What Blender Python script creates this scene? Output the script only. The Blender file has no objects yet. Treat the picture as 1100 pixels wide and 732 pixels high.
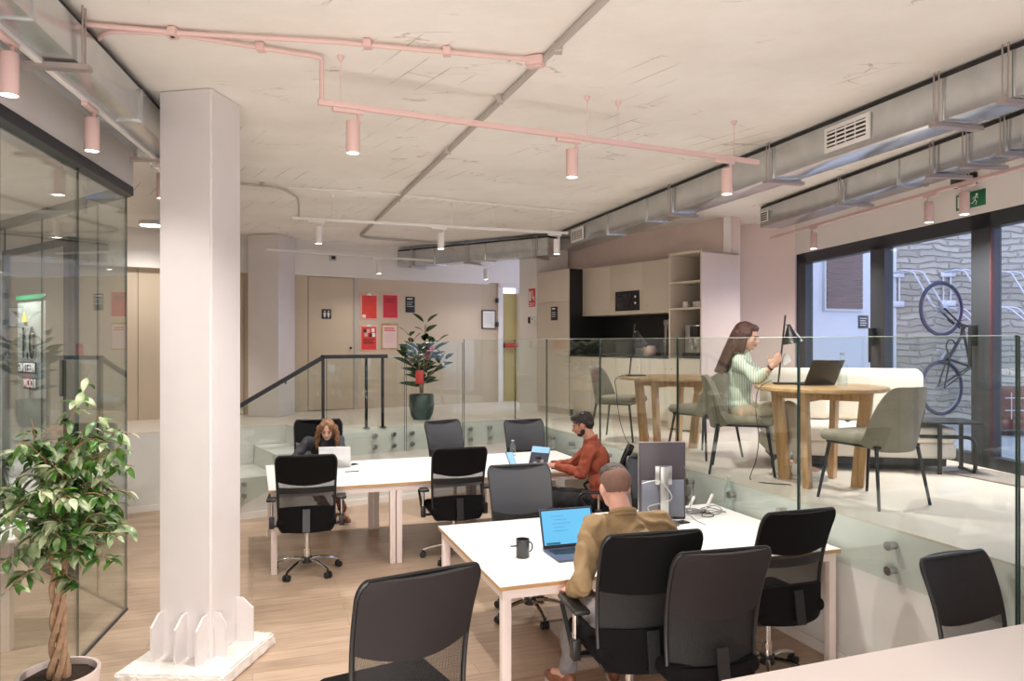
import bpy, bmesh, math, random
from mathutils import Vector, Matrix, Euler, noise
R = math.radians
random.seed(7)
sc = bpy.context.scene
COL = sc.collection
# ------------------------------------------------------------------ camera
F, CX, HY, E = 810.0, 550.0, 367.0, 2.0
cam_d = bpy.data.cameras.new('camera'); cam = bpy.data.objects.new('camera', cam_d); COL.objects.link(cam)
cam.location = (0, 0, E); cam.rotation_euler = (R(90), 0, 0)
cam_d.sensor_width = 36; cam_d.lens = F / 1100 * 36
cam_d.shift_y = 1.0 / 1100; cam_d.clip_start = .05; cam_d.clip_end = 200
sc.camera = cam
# ------------------------------------------------------------------ world / exposure
w = bpy.data.worlds.new('world'); sc.world = w; w.use_nodes = True
bg = w.node_tree.nodes['Background']
bg.inputs[0].default_value = (.60, .69, 1.0, 1); bg.inputs[1].default_value = 1.45
vs = sc.view_settings
vs.view_transform = 'Standard'; vs.look = 'None'; vs.gamma = 1; vs.use_curve_mapping = False
vs.exposure = 0.76
sc.cycles.use_denoising = True
sc.cycles.max_bounces = 10; sc.cycles.diffuse_bounces = 5; sc.cycles.glossy_bounces = 4
sc.cycles.transparent_max_bounces = 32; sc.cycles.transmission_bounces = 6
sc.cycles.sample_clamp_indirect = 6; sc.cycles.caustics_reflective = False; sc.cycles.caustics_refractive = False

def area(name, loc, size, power, color=(1, .93, .87), rot=(0, 0, 0), sy=None):
    l = bpy.data.lights.new(name, 'AREA'); l.energy = power; l.color = color
    l.shape = 'RECTANGLE'; l.size = size; l.size_y = sy or size
    o = bpy.data.objects.new(name, l); COL.objects.link(o); o.location = loc; o.rotation_euler = rot
    return o
WARM = (1, .95, .895)
# unseen fill areas added to brighten the hall, two of them behind the camera
area('area_light', (0.2, -3.6, 2.1), 6.5, 75, (1, .97, .95), (R(90), 0, 0), 2.6)
area('area_light', (0.3, -2.0, 3.4), 3.4, 60, WARM, (R(0), 0, 0), 2.0)
area('area_light', (-.5, 1.0, .32), 2.6, 52, (1, .965, .93), (R(135), 0, 0), 1.2)  # uplight added below the frame to lift the ceiling
SPOT_W = 98
def spot_light(name, parent, z, power=None, size=150):
    l = bpy.data.lights.new(name, 'SPOT'); l.energy = power or SPOT_W; l.color = WARM; l.spot_size = R(size); l.spot_blend = 1.0; l.shadow_soft_size = .035
    o = bpy.data.objects.new(name, l); COL.objects.link(o); o.parent = parent; o.location = (0, 0, z); return o
def dim(root, f):
    for c in root.children:
        if c.type == 'LIGHT': c.data = c.data.copy(); c.data.energy *= f
    return root

# ------------------------------------------------------------------ projection helpers (places read off the photo)
def P(px, py, z):
    d = F * (E - z) / (py - HY)
    return Vector(((px - CX) / F * d, d, z))
def D(px, py, d):
    return Vector(((px - CX) / F * d, d, E - (py - HY) * d / F))
def on_line(px, p0, h):
    k = (px - CX) / F; s, c = math.sin(R(h)), math.cos(R(h))
    t = (k * p0[1] - p0[0]) / (s - k * c)
    return Vector((p0[0] + t * s, p0[1] + t * c, 0)), t
def wallpt(px, py, p0, h):
    q, t = on_line(px, p0, h)
    q.z = E - (py - HY) * q.y / F
    return q
def hd(h): return Vector((math.sin(R(h)), math.cos(R(h)), 0))
def rz(h): return R(90 - h)        # local +X points along heading h

# ------------------------------------------------------------------ materials
def new_mat(name):
    m = bpy.data.materials.new(name); m.use_nodes = True
    return m, m.node_tree.nodes, m.node_tree.links
def mat(name, col, rough=.5, metal=0, bump=0, bscale=40, var=0, vscale=6, emit=None, es=0, coat=0, sheen=0, stretch=None, trans=0, spec=None):
    m, N, L = new_mat(name); b = N['Principled BSDF']
    b.inputs['Base Color'].default_value = (*col, 1); b.inputs['Roughness'].default_value = rough
    b.inputs['Metallic'].default_value = metal; b.inputs['Coat Weight'].default_value = coat
    b.inputs['Sheen Weight'].default_value = sheen
    if spec is not None: b.inputs['Specular IOR Level'].default_value = spec
    if emit: b.inputs['Emission Color'].default_value = (*emit, 1); b.inputs['Emission Strength'].default_value = es
    tc = N.new('ShaderNodeTexCoord'); mp = N.new('ShaderNodeMapping'); L.new(tc.outputs['Object'], mp.inputs[0])
    if stretch: mp.inputs['Scale'].default_value = stretch
    if var:
        n = N.new('ShaderNodeTexNoise'); n.inputs['Scale'].default_value = vscale; n.inputs['Detail'].default_value = 6
        L.new(mp.outputs[0], n.inputs[0])
        cr = N.new('ShaderNodeValToRGB'); cr.color_ramp.elements[0].position = .3; cr.color_ramp.elements[1].position = .72
        cr.color_ramp.elements[0].color = (*[c * (1 - var) for c in col], 1)
        cr.color_ramp.elements[1].color = (*[min(1, c * (1 + var * .6)) for c in col], 1)
        L.new(n.outputs[0], cr.inputs[0]); L.new(cr.outputs[0], b.inputs['Base Color'])
    if bump:
        n = N.new('ShaderNodeTexNoise'); n.inputs['Scale'].default_value = bscale; n.inputs['Detail'].default_value = 8
        L.new(mp.outputs[0], n.inputs[0])
        bp = N.new('ShaderNodeBump'); bp.inputs['Strength'].default_value = bump; bp.inputs['Distance'].default_value = .01
        L.new(n.outputs[0], bp.inputs['Height']); L.new(bp.outputs[0], b.inputs['Normal'])
    return m
def glass(name, tint=(.93, .965, .95), refl=1.0, ior=1.5, rough=0.0):
    m, N, L = new_mat(name); N.remove(N['Principled BSDF'])
    out = N['Material Output']; tr = N.new('ShaderNodeBsdfTransparent'); tr.inputs[0].default_value = (*tint, 1)
    gl = N.new('ShaderNodeBsdfGlossy'); gl.inputs['Roughness'].default_value = rough; gl.inputs[0].default_value = (.95, 1, .98, 1)
    fr = N.new('ShaderNodeFresnel'); ge = N.new('ShaderNodeNewGeometry'); mr = N.new('ShaderNodeMapRange')
    mr.inputs['To Min'].default_value = ior; mr.inputs['To Max'].default_value = 1 / ior
    L.new(ge.outputs['Backfacing'], mr.inputs[0]); L.new(mr.outputs[0], fr.inputs[0])
    mu = N.new('ShaderNodeMath'); mu.operation = 'MULTIPLY'; mu.inputs[1].default_value = refl; L.new(fr.outputs[0], mu.inputs[0])
    mx = N.new('ShaderNodeMixShader'); L.new(mu.outputs[0], mx.inputs[0]); L.new(tr.outputs[0], mx.inputs[1]); L.new(gl.outputs[0], mx.inputs[2])
    L.new(mx.outputs[0], out.inputs[0]); return m
def net(name, col, opac):
    """woven mesh: fine holes"""
    m, N, L = new_mat(name); b = N['Principled BSDF']; out = N['Material Output']
    b.inputs['Base Color'].default_value = (*col, 1); b.inputs['Roughness'].default_value = .7
    tr = N.new('ShaderNodeBsdfTransparent'); mx = N.new('ShaderNodeMixShader')
    tc = N.new('ShaderNodeTexCoord'); mp = N.new('ShaderNodeMapping'); mp.inputs['Rotation'].default_value = (0, R(45), 0)
    ck = N.new('ShaderNodeTexChecker'); ck.inputs['Scale'].default_value = 260
    L.new(tc.outputs['Object'], mp.inputs[0]); L.new(mp.outputs[0], ck.inputs[0])
    mr = N.new('ShaderNodeMapRange'); mr.inputs['To Min'].default_value = max(0, opac - .2); mr.inputs['To Max'].default_value = min(1, opac + .2)
    L.new(ck.outputs['Fac'], mr.inputs[0]); L.new(mr.outputs[0], mx.inputs[0])
    L.new(tr.outputs[0], mx.inputs[1]); L.new(b.outputs[0], mx.inputs[2]); L.new(mx.outputs[0], out.inputs[0]); return m
def wood(name, c1, c2, scale=3, rough=.4, along=(1, 12, 12)):
    m, N, L = new_mat(name); b = N['Principled BSDF']; b.inputs['Roughness'].default_value = rough
    tc = N.new('ShaderNodeTexCoord'); mp = N.new('ShaderNodeMapping'); mp.inputs['Scale'].default_value = along
    n = N.new('ShaderNodeTexNoise'); n.inputs['Scale'].default_value = scale; n.inputs['Detail'].default_value = 8; n.inputs['Distortion'].default_value = .6
    cr = N.new('ShaderNodeValToRGB'); cr.color_ramp.elements[0].position = .35; cr.color_ramp.elements[1].position = .65
    cr.color_ramp.elements[0].color = (*c1, 1); cr.color_ramp.elements[1].color = (*c2, 1)
    L.new(tc.outputs['Object'], mp.inputs[0]); L.new(mp.outputs[0], n.inputs[0]); L.new(n.outputs[0], cr.inputs[0]); L.new(cr.outputs[0], b.inputs['Base Color'])
    return m
M = {}
M['white_wall'] = mat('white painted plaster', (.80, .76, .73), .6, bump=.15, bscale=14, var=.04, vscale=2)
M['pink_wall'] = mat('pale pink plaster', (.78, .63, .58), .6, bump=.1, bscale=18, var=.05, vscale=3)
M['beige_wall'] = mat('greige laminate panels', (.60, .495, .375), .45, var=.03, vscale=2)
M['column_paint'] = mat('gloss white column paint', (.72, .675, .67), .33, bump=.12, bscale=10, var=.03, vscale=4)
M['rough_white'] = mat('rough white concrete', (.84, .80, .76), .7, bump=1.0, bscale=26, var=.1, vscale=14)
M['fascia'] = mat('white fascia board', (.74, .73, .70), .5, var=.03)
M['skirting'] = mat('white skirting', (.82, .79, .76), .45)
M['black_metal'] = mat('black powder coat', (.012, .013, .015), .4)
M['frame_dark'] = mat('anthracite aluminium', (.045, .05, .058), .38, metal=.3)
M['duct'] = mat('galvanised steel', (.62, .64, .65), .24, metal=.85, bump=.12, bscale=5, var=.12, vscale=7)
M['duct_dark'] = mat('duct gasket', (.02, .02, .02), .7)
M['rod'] = mat('threaded steel', (.42, .36, .34), .4, metal=.6)
M['pink_metal'] = mat('pink powder coat', (.74, .52, .49), .45)
M['white_metal'] = mat('white powder coat', (.80, .77, .75), .42)
M['conduit_grey'] = mat('grey conduit', (.50, .46, .42), .5, metal=.2)
M['glow'] = mat('lamp glow', (1, 1, 1), .5, emit=(1, .95, .9), es=9)
M['glass'] = glass('clear balustrade glass', (.925, .955, .94), .9)
M['glass_door'] = glass('door glass', (.93, .95, .96), .9)
M['glass_room'] = glass('partition glass', (.93, .955, .945), 1.6)
M['glass_edge'] = mat('green glass edge', (.015, .04, .03), .2)
M['steel'] = mat('brushed steel', (.45, .45, .44), .3, metal=.9)
M['chrome'] = mat('chrome', (.72, .72, .72), .12, metal=1)
M['black_plastic'] = mat('black plastic', (.012, .012, .013), .38)
M['black_fabric'] = mat('black fabric', (.006, .0055, .006), .9, bump=.3, bscale=300, spec=.15)
M['brown_fabric'] = mat('worn black vinyl', (.020, .0155, .016), .7, bump=.2, bscale=200, spec=.25)
M['front_lit_vinyl'] = mat('front-lit black vinyl', (.055, .056, .064), .45, bump=.1, bscale=160, spec=.35)  # black chair backs coloured lighter, as if lit from the front
M['mesh_net'] = net('black mesh', (.015, .014, .014), .42)
M['mesh_dense'] = net('dense black mesh', (.010, .010, .010), .84)
M['table_white'] = mat('white laminate', (.84, .83, .81), .35)
M['table_pink'] = mat('warm white laminate', (.80, .70, .66), .4)
M['table_frame'] = mat('table frame paint', (.80, .69, .65), .4)
M['ply'] = wood('plywood edge', (.45, .26, .11), (.62, .40, .18), 6)
M['oak'] = wood('oiled oak', (.36, .19, .075), (.58, .35, .16), 3, .38, (9, 9, 1))
M['oak_top'] = wood('oak top', (.42, .25, .11), (.60, .38, .19), 2.5, .35, (2, 14, 2))
M['velvet'] = mat('olive grey velvet', (.25, .222, .168), .85, bump=.2, bscale=60, var=.14, vscale=9, sheen=.08)
M['cream'] = mat('cream upholstery', (.80, .73, .64), .75, bump=.2, bscale=90, sheen=.2, var=.03)
M['black'] = mat('matt black laminate', (.010, .010, .011), .45)
M['screen_blue'] = mat('lit screen', (.01, .02, .03), .3, emit=(.09, .36, .58), es=.9)
M['cab'] = mat('cabinet laminate', (.66, .575, .48), .45, var=.02)
M['cab_pink'] = mat('cabinet side panel', (.66, .53, .47), .45, var=.02)

# ------------------------------------------------------------------ mesh building
class MB:
    def __init__(s): s.bm = bmesh.new()
    def _xf(s, vs, Mx):
        if Mx is not None: bmesh.ops.transform(s.bm, matrix=Mx, verts=vs)
    def box(s, x0, x1, y0, y1, z0, z1, Mx=None, bev=0, seg=2):
        r = bmesh.ops.create_cube(s.bm, size=1); vs = r['verts']
        for v in vs: v.co = Vector(((x0 + x1) / 2 + v.co.x * (x1 - x0), (y0 + y1) / 2 + v.co.y * (y1 - y0), (z0 + z1) / 2 + v.co.z * (z1 - z0)))
        if bev:
            es = list({e for v in vs for e in v.link_edges})
            rr = bmesh.ops.bevel(s.bm, geom=es, offset=bev, segments=seg, affect='EDGES', profile=.5)
            vs = list({v for f in rr['faces'] for v in f.verts} | {v for v in vs if v.is_valid})
        s._xf(vs, Mx); return s
    def bar(s, p0, p1, w_, h_, up=(0, 0, 1), bev=0):
        p0, p1 = Vector(p0), Vector(p1); d = p1 - p0; L = d.length; d.normalize(); up = Vector(up)
        if abs(d.dot(up)) > .98: up = Vector((0, 1, 0))
        x = d.cross(up).normalized(); z = x.cross(d).normalized()
        Mx = Matrix.Translation(p0) @ Matrix((x, d, z)).transposed().to_4x4()
        return s.box(-w_ / 2, w_ / 2, 0, L, -h_ / 2, h_ / 2, Mx, bev)
    def cyl(s, p0, p1, r0, r1=None, seg=16, cap=True):
        r1 = r0 if r1 is None else r1; p0, p1 = Vector(p0), Vector(p1); d = (p1 - p0)
        q = d.to_track_quat('Z', 'Y').to_matrix()
        a = [s.bm.verts.new(p0 + q @ Vector((r0 * math.cos(t), r0 * math.sin(t), 0))) for t in (2 * math.pi * i / seg for i in range(seg))]
        b = [s.bm.verts.new(p1 + q @ Vector((r1 * math.cos(t), r1 * math.sin(t), 0))) for t in (2 * math.pi * i / seg for i in range(seg))]
        for i in range(seg): s.bm.faces.new((a[i], a[(i + 1) % seg], b[(i + 1) % seg], b[i]))
        if cap: s.bm.faces.new(a[::-1]); s.bm.faces.new(b)
        return s
    def tube(s, pts, r, seg=8, closed=False, radii=None):
        pts = [Vector(p) for p in pts]; n = len(pts); rings = []; prev = None
        for i, p in enumerate(pts):
            if closed: t = pts[(i + 1) % n] - pts[i - 1]
            else: t = pts[min(i + 1, n - 1)] - pts[max(i - 1, 0)]
            if t.length < 1e-9: t = Vector((0, 0, 1))
            t.normalize()
            if prev is None:
                u = Vector((0, 0, 1)) if abs(t.z) < .9 else Vector((1, 0, 0))
                x = t.cross(u).normalized()
            else: x = (prev - t * prev.dot(t)).normalized()
            prev = x; y = t.cross(x); rr = radii[i] if radii else r
            rings.append([s.bm.verts.new(p + (x * math.cos(a) + y * math.sin(a)) * rr) for a in (2 * math.pi * k / seg for k in range(seg))])
        m = n if closed else n - 1
        for i in range(m):
            A, B = rings[i], rings[(i + 1) % n]
            for k in range(seg): s.bm.faces.new((A[k], A[(k + 1) % seg], B[(k + 1) % seg], B[k]))
        if not closed: s.bm.faces.new(rings[0][::-1]); s.bm.faces.new(rings[-1])
        return s
    def prism(s, poly, z0, z1, Mx=None):
        a = [s.bm.verts.new((x, y, z0)) for x, y in poly]; b = [s.bm.verts.new((x, y, z1)) for x, y in poly]
        n = len(poly); s.bm.faces.new(a[::-1]); s.bm.faces.new(b)
        for i in range(n): s.bm.faces.new((a[i], a[(i + 1) % n], b[(i + 1) % n], b[i]))
        s._xf(a + b, Mx); return s
    def lathe(s, prof, c=(0, 0, 0), seg=28, Mx=None):
        rings = []; vs = []
        for r_, z in prof:
            if r_ < 1e-5: v = s.bm.verts.new((c[0], c[1], c[2] + z)); rings.append([v]); vs.append(v)
            else:
                rg = [s.bm.verts.new((c[0] + r_ * math.cos(t), c[1] + r_ * math.sin(t), c[2] + z)) for t in (2 * math.pi * i / seg for i in range(seg))]
                rings.append(rg); vs += rg
        for A, B in zip(rings, rings[1:]):
            if len(A) == 1 and len(B) == 1: continue
            if len(A) == 1:
                for i in range(seg): s.bm.faces.new((A[0], B[(i + 1) % seg], B[i]))
            elif len(B) == 1:
                for i in range(seg): s.bm.faces.new((A[i], A[(i + 1) % seg], B[0]))
            else:
                for i in range(seg): s.bm.faces.new((A[i], A[(i + 1) % seg], B[(i + 1) % seg], B[i]))
        s._xf(vs, Mx); return s
    def shell(s, f, nu, nv, off):
        """thick sheet: f(u,v)->Vector, off(u,v)->Vector offset for the back side"""
        A = [[s.bm.verts.new(f(i / nu, j / nv)) for j in range(nv + 1)] for i in range(nu + 1)]
        B = [[s.bm.verts.new(f(i / nu, j / nv) + off(i / nu, j / nv)) for j in range(nv + 1)] for i in range(nu + 1)]
        for i in range(nu):
            for j in range(nv):
                s.bm.faces.new((A[i][j], A[i + 1][j], A[i + 1][j + 1], A[i][j + 1]))
                s.bm.faces.new((B[i][j], B[i][j + 1], B[i + 1][j + 1], B[i + 1][j]))
        for i in range(nu):
            s.bm.faces.new((A[i][0], B[i][0], B[i + 1][0], A[i + 1][0])); s.bm.faces.new((A[i][nv], A[i + 1][nv], B[i + 1][nv], B[i][nv]))
        for j in range(nv):
            s.bm.faces.new((A[0][j], A[0][j + 1], B[0][j + 1], B[0][j])); s.bm.faces.new((A[nu][j], B[nu][j], B[nu][j + 1], A[nu][j + 1]))
        return s
    def ell(s, c, r, rot=None, sub=2):
        q = bmesh.ops.create_icosphere(s.bm, subdivisions=sub, radius=1)
        Mx = Matrix.Translation(Vector(c)) @ (rot.to_4x4() if rot is not None else Matrix.Identity(4)) @ Matrix.Diagonal((*r, 1))
        bmesh.ops.transform(s.bm, matrix=Mx, verts=q['verts']); return s
    def obj(s, name, m, parent=None, smooth=True, sub=0, loc=None, rot=None):
        bmesh.ops.recalc_face_normals(s.bm, faces=s.bm.faces)
        me = bpy.data.meshes.new(name)
        if smooth:
            for f in s.bm.faces: f.smooth = True
            for e in s.bm.edges:
                if len(e.link_faces) == 2 and e.calc_face_angle(0) > R(38): e.smooth = False
        s.bm.to_mesh(me); s.bm.free()
        if isinstance(m, str): m = M[m]
        me.materials.append(m)
        o = bpy.data.objects.new(name, me); COL.objects.link(o)
        if parent is not None: o.parent = parent
        if loc is not None: o.location = loc
        if rot is not None: o.rotation_euler = rot
        if sub: md = o.modifiers.new('sub', 'SUBSURF'); md.levels = sub; md.render_levels = sub
        return o
def tag(o, label, cat, group=None, kind=None):
    if kind: o['kind'] = kind
    if label: o['label'] = label
    if cat: o['category'] = cat
    if group: o['group'] = group
    return o
def thing(name, label, cat, loc=(0, 0, 0), rot=0, group=None):
    o = bpy.data.objects.new(name, None); COL.objects.link(o); o.empty_display_size = .1
    o.location = loc; o.rotation_euler = rot if isinstance(rot, tuple) else (0, 0, rot)
    return tag(o, label, cat, group)
def struct(name, mb, m, smooth=False):
    o = mb.obj(name, m, smooth=smooth); o['kind'] = 'structure'; return o
def dup(root, loc, rot, label=None, group=None):
    r = root.copy(); COL.objects.link(r); r.location = loc; r.rotation_euler = rot if isinstance(rot, tuple) else (0, 0, rot)
    if label: r['label'] = label
    if group: r['group'] = group
    for ch in list(root.children):
        c = ch.copy(); COL.objects.link(c); c.parent = r
        for g in list(ch.children):
            q = g.copy(); COL.objects.link(q); q.parent = c
    return r
def text(name, body, size, m, parent, loc, rot=(R(90), 0, 0), align='CENTER', sx=1, thick=.001, bold=0):
    c = bpy.data.curves.new(name, 'FONT'); c.body = body; c.size = size; c.align_x = align; c.align_y = 'CENTER'; c.extrude = thick; c.offset = bold
    o = bpy.data.objects.new(name, c); COL.objects.link(o)
    dg = bpy.context.evaluated_depsgraph_get(); me = bpy.data.meshes.new_from_object(o.evaluated_get(dg)); bpy.data.objects.remove(o)
    me.materials.clear(); me.materials.append(M[m] if isinstance(m, str) else m)
    o = bpy.data.objects.new(name, me); COL.objects.link(o); o.parent = parent; o.location = loc; o.rotation_euler = rot; o.scale = (sx, 1, 1)
    return o
# ================================================================== THE ROOM
CEIL = 3.53; PZ = .93
UF, NF = hd(57.5), hd(-32.5)                 # along the rear fascia (right), and away from the camera
C0 = Vector((.064, 10.44, 0))                # inner corner of the platform
E0 = Vector((2.024, 4.765, 0)); EH = -19.04  # side edge of the platform
BW0, BWH = (-2.24, 12.1), 56.5               # rear wall line
DW0, DWH = (3.97, 6.5), -8.0                 # door wall line
# ---- ceiling
def ceiling_mat():
    m, N, L = new_mat('board-marked concrete ceiling'); b = N['Principled BSDF']; b.inputs['Roughness'].default_value = .75
    tc = N.new('ShaderNodeTexCoord'); mp = N.new('ShaderNodeMapping'); mp.inputs['Rotation'].default_value = (0, 0, R(-123.5))
    L.new(tc.outputs['Object'], mp.inputs[0])
    br = N.new('ShaderNodeTexBrick'); br.inputs['Scale'].default_value = 1; br.inputs['Mortar Size'].default_value = .006; br.inputs['Brick Width'].default_value = 2.6; br.inputs['Row Height'].default_value = .17
    br.inputs['Mortar Smooth'].default_value = .6
    L.new(mp.outputs[0], br.inputs[0])
    n1 = N.new('ShaderNodeTexNoise'); n1.inputs['Scale'].default_value = 1.1; n1.inputs['Detail'].default_value = 9; n1.inputs['Roughness'].default_value = .62; L.new(tc.outputs['Object'], n1.inputs[0])
    n2 = N.new('ShaderNodeTexNoise'); n2.inputs['Scale'].default_value = 1.5; n2.inputs['Detail'].default_value = 3; L.new(tc.outputs['Object'], n2.inputs[0])
    # dashes: joints that open here and there
    ds = N.new('ShaderNodeValToRGB'); ds.color_ramp.elements[0].position = .56; ds.color_ramp.elements[1].position = .66; L.new(n2.outputs[0], ds.inputs[0])
    jm = N.new('ShaderNodeMath'); jm.operation = 'MULTIPLY'; L.new(br.outputs['Fac'], jm.inputs[0]); L.new(ds.outputs[0], jm.inputs[1])
    # cracks
    mp2 = N.new('ShaderNodeMapping'); mp2.inputs['Scale'].default_value = (.8, 2.6, 1); L.new(tc.outputs['Object'], mp2.inputs[0])
    wn = N.new('ShaderNodeTexNoise'); wn.inputs['Scale'].default_value = 3; wn.inputs['Detail'].default_value = 4; L.new(mp2.outputs[0], wn.inputs[0])
    ad = N.new('ShaderNodeVectorMath'); ad.operation = 'MULTIPLY_ADD'; ad.inputs[1].default_value = (.7, .7, .7); L.new(wn.outputs['Color'], ad.inputs[0]); L.new(mp2.outputs[0], ad.inputs[2])
    vo = N.new('ShaderNodeTexVoronoi'); vo.feature = 'DISTANCE_TO_EDGE'; vo.inputs['Scale'].default_value = .9; L.new(ad.outputs[0], vo.inputs[0])
    ck = N.new('ShaderNodeValToRGB'); ck.color_ramp.elements[0].position = 0; ck.color_ramp.elements[0].color = (1, 1, 1, 1); ck.color_ramp.elements[1].position = .012; ck.color_ramp.elements[1].color = (0, 0, 0, 1); L.new(vo.outputs[0], ck.inputs[0])
    n3 = N.new('ShaderNodeTexNoise'); n3.inputs['Scale'].default_value = 2.3; L.new(tc.outputs['Object'], n3.inputs[0])
    c3 = N.new('ShaderNodeValToRGB'); c3.color_ramp.elements[0].position = .54; c3.color_ramp.elements[1].position = .62; L.new(n3.outputs[0], c3.inputs[0])
    cm = N.new('ShaderNodeMath'); cm.operation = 'MULTIPLY'; L.new(ck.outputs[0], cm.inputs[0]); L.new(c3.outputs[0], cm.inputs[1])
    mxx = N.new('ShaderNodeMath'); mxx.operation = 'MAXIMUM'; L.new(jm.outputs[0], mxx.inputs[0]); L.new(cm.outputs[0], mxx.inputs[1])
    cr = N.new('ShaderNodeValToRGB'); cr.color_ramp.elements[0].position = .3; cr.color_ramp.elements[1].position = .6
    cr.color_ramp.elements[0].color = (.80, .76, .70, 1); cr.color_ramp.elements[1].color = (.90, .87, .82, 1); L.new(n1.outputs[0], cr.inputs[0])
    mx = N.new('ShaderNodeMixRGB'); mx.inputs[2].default_value = (.30, .25, .21, 1); L.new(cr.outputs[0], mx.inputs[1])
    sm = N.new('ShaderNodeMath'); sm.operation = 'MULTIPLY'; sm.inputs[1].default_value = .6; L.new(mxx.outputs[0], sm.inputs[0]); L.new(sm.outputs[0], mx.inputs[0]); L.new(mx.outputs[0], b.inputs['Base Color'])
    n4 = N.new('ShaderNodeTexNoise'); n4.inputs['Scale'].default_value = 5; n4.inputs['Detail'].default_value = 10; n4.inputs['Roughness'].default_value = .65; L.new(mp2.outputs[0], n4.inputs[0])
    sb = N.new('ShaderNodeMath'); sb.operation = 'SUBTRACT'; L.new(n4.outputs[0], sb.inputs[0]); L.new(mxx.outputs[0], sb.inputs[1])
    bp = N.new('ShaderNodeBump'); bp.inputs['Strength'].default_value = .3; bp.inputs['Distance'].default_value = .01; L.new(sb.outputs[0], bp.inputs['Height']); L.new(bp.outputs[0], b.inputs['Normal'])
    return m
def floor_mat():
    m, N, L = new_mat('pale oak planks'); b = N['Principled BSDF']; b.inputs['Roughness'].default_value = .36
    tc = N.new('ShaderNodeTexCoord'); mp = N.new('ShaderNodeMapping'); mp.inputs['Rotation'].default_value = (0, 0, R(-19)); L.new(tc.outputs['Object'], mp.inputs[0])
    br = N.new('ShaderNodeTexBrick'); br.inputs['Scale'].default_value = 1; br.inputs['Mortar Size'].default_value = .0025; br.inputs['Brick Width'].default_value = 1.3; br.inputs['Row Height'].default_value = .15
    br.inputs['Color1'].default_value = (0.36, .36, .36, 1); br.inputs['Color2'].default_value = (.62, .62, .62, 1); br.inputs['Mortar'].default_value = (.1, .1, .1, 1); br.inputs['Bias'].default_value = 0
    L.new(mp.outputs[0], br.inputs[0])
    mp2 = N.new('ShaderNodeMapping'); mp2.inputs['Scale'].default_value = (1.2, 14, 1); L.new(mp.outputs[0], mp2.inputs[0])
    n = N.new('ShaderNodeTexNoise'); n.inputs['Scale'].default_value = 2.4; n.inputs['Detail'].default_value = 8; L.new(mp2.outputs[0], n.inputs[0])
    a = N.new('ShaderNodeMixRGB'); a.inputs[0].default_value = .5; L.new(br.outputs['Color'], a.inputs[1]); L.new(n.outputs[0], a.inputs[2])
    cr = N.new('ShaderNodeValToRGB'); cr.color_ramp.elements[0].position = .28; cr.color_ramp.elements[1].position = .68
    cr.color_ramp.elements[0].color = (.31, .205, .137, 1); cr.color_ramp.elements[1].color = (.60, .445, .325, 1)
    L.new(a.outputs[0], cr.inputs[0]); L.new(cr.outputs[0], b.inputs['Base Color']); return m
def stone_mat():
    m, N, L = new_mat('rubble stone wall'); b = N['Principled BSDF']; b.inputs['Roughness'].default_value = .9
    tc = N.new('ShaderNodeTexCoord'); mp = N.new('ShaderNodeMapping'); mp.inputs['Rotation'].default_value = (R(90), 0, 0); L.new(tc.outputs['Object'], mp.inputs[0])
    nz = N.new('ShaderNodeTexNoise'); nz.inputs['Scale'].default_value = 2.6; nz.inputs['Detail'].default_value = 3; L.new(mp.outputs[0], nz.inputs[0])
    ad = N.new('ShaderNodeVectorMath'); ad.operation = 'MULTIPLY_ADD'; ad.inputs[1].default_value = (.35, .16, .12); L.new(nz.outputs['Color'], ad.inputs[0]); L.new(mp.outputs[0], ad.inputs[2])
    br = N.new('ShaderNodeTexBrick'); br.inputs['Scale'].default_value = 1; br.inputs['Mortar Size'].default_value = .02; br.inputs['Mortar Smooth'].default_value = .8; br.inputs['Brick Width'].default_value = .34; br.inputs['Row Height'].default_value = .085
    br.inputs['Color1'].default_value = (.46, .41, .34, 1); br.inputs['Color2'].default_value = (.62, .57, .48, 1); br.inputs['Mortar'].default_value = (.44, .40, .34, 1)
    L.new(ad.outputs[0], br.inputs[0]); L.new(br.outputs['Color'], b.inputs['Base Color'])
    n = N.new('ShaderNodeTexNoise'); n.inputs['Scale'].default_value = 9; n.inputs['Detail'].default_value = 8; L.new(mp.outputs[0], n.inputs[0])
    sb = N.new('ShaderNodeMath'); sb.operation = 'SUBTRACT'; L.new(n.outputs[0], sb.inputs[0]); L.new(br.outputs['Fac'], sb.inputs[1])
    bp = N.new('ShaderNodeBump'); bp.inputs['Distance'].default_value = .018; L.new(sb.outputs[0], bp.inputs['Height']); L.new(bp.outputs[0], b.inputs['Normal']); return m
M['ceiling'] = ceiling_mat(); M['floor'] = floor_mat(); M['stone'] = stone_mat()
M['screed'] = mat('pale screed', (.70, .62, .54), .38, var=.06, vscale=1.5)
M['paving'] = mat('courtyard paving', (.40, .42, .46), .7, var=.1, vscale=3)

DL, _ = on_line(854, DW0, DWH)                   # left end of the door frame
PC = D(788, 243, 9.99); PC.z = 0                 # corner of the pink wall
KL = Vector((.382, 11.46, 0)); KH = 146.0; KU = hd(KH); KN = hd(56.0)   # kitchen front line (KU right, KN into the wall)
mb = MB(); mb.prism([(-7.2, -4), (4.6, -4), (4.1, 5.5), (DL.x + .1, DL.y), (PC.x + .4, PC.y + .1), (2.9, 12.3), (1.0, 14.6), (-7.2, 14.6)], CEIL, CEIL + .2)
struct('ceiling', mb, 'ceiling')
mb = MB(); mb.box(-7.2, 4.6, -4, 14.6, -.1, 0); struct('floor', mb, 'floor')
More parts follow.
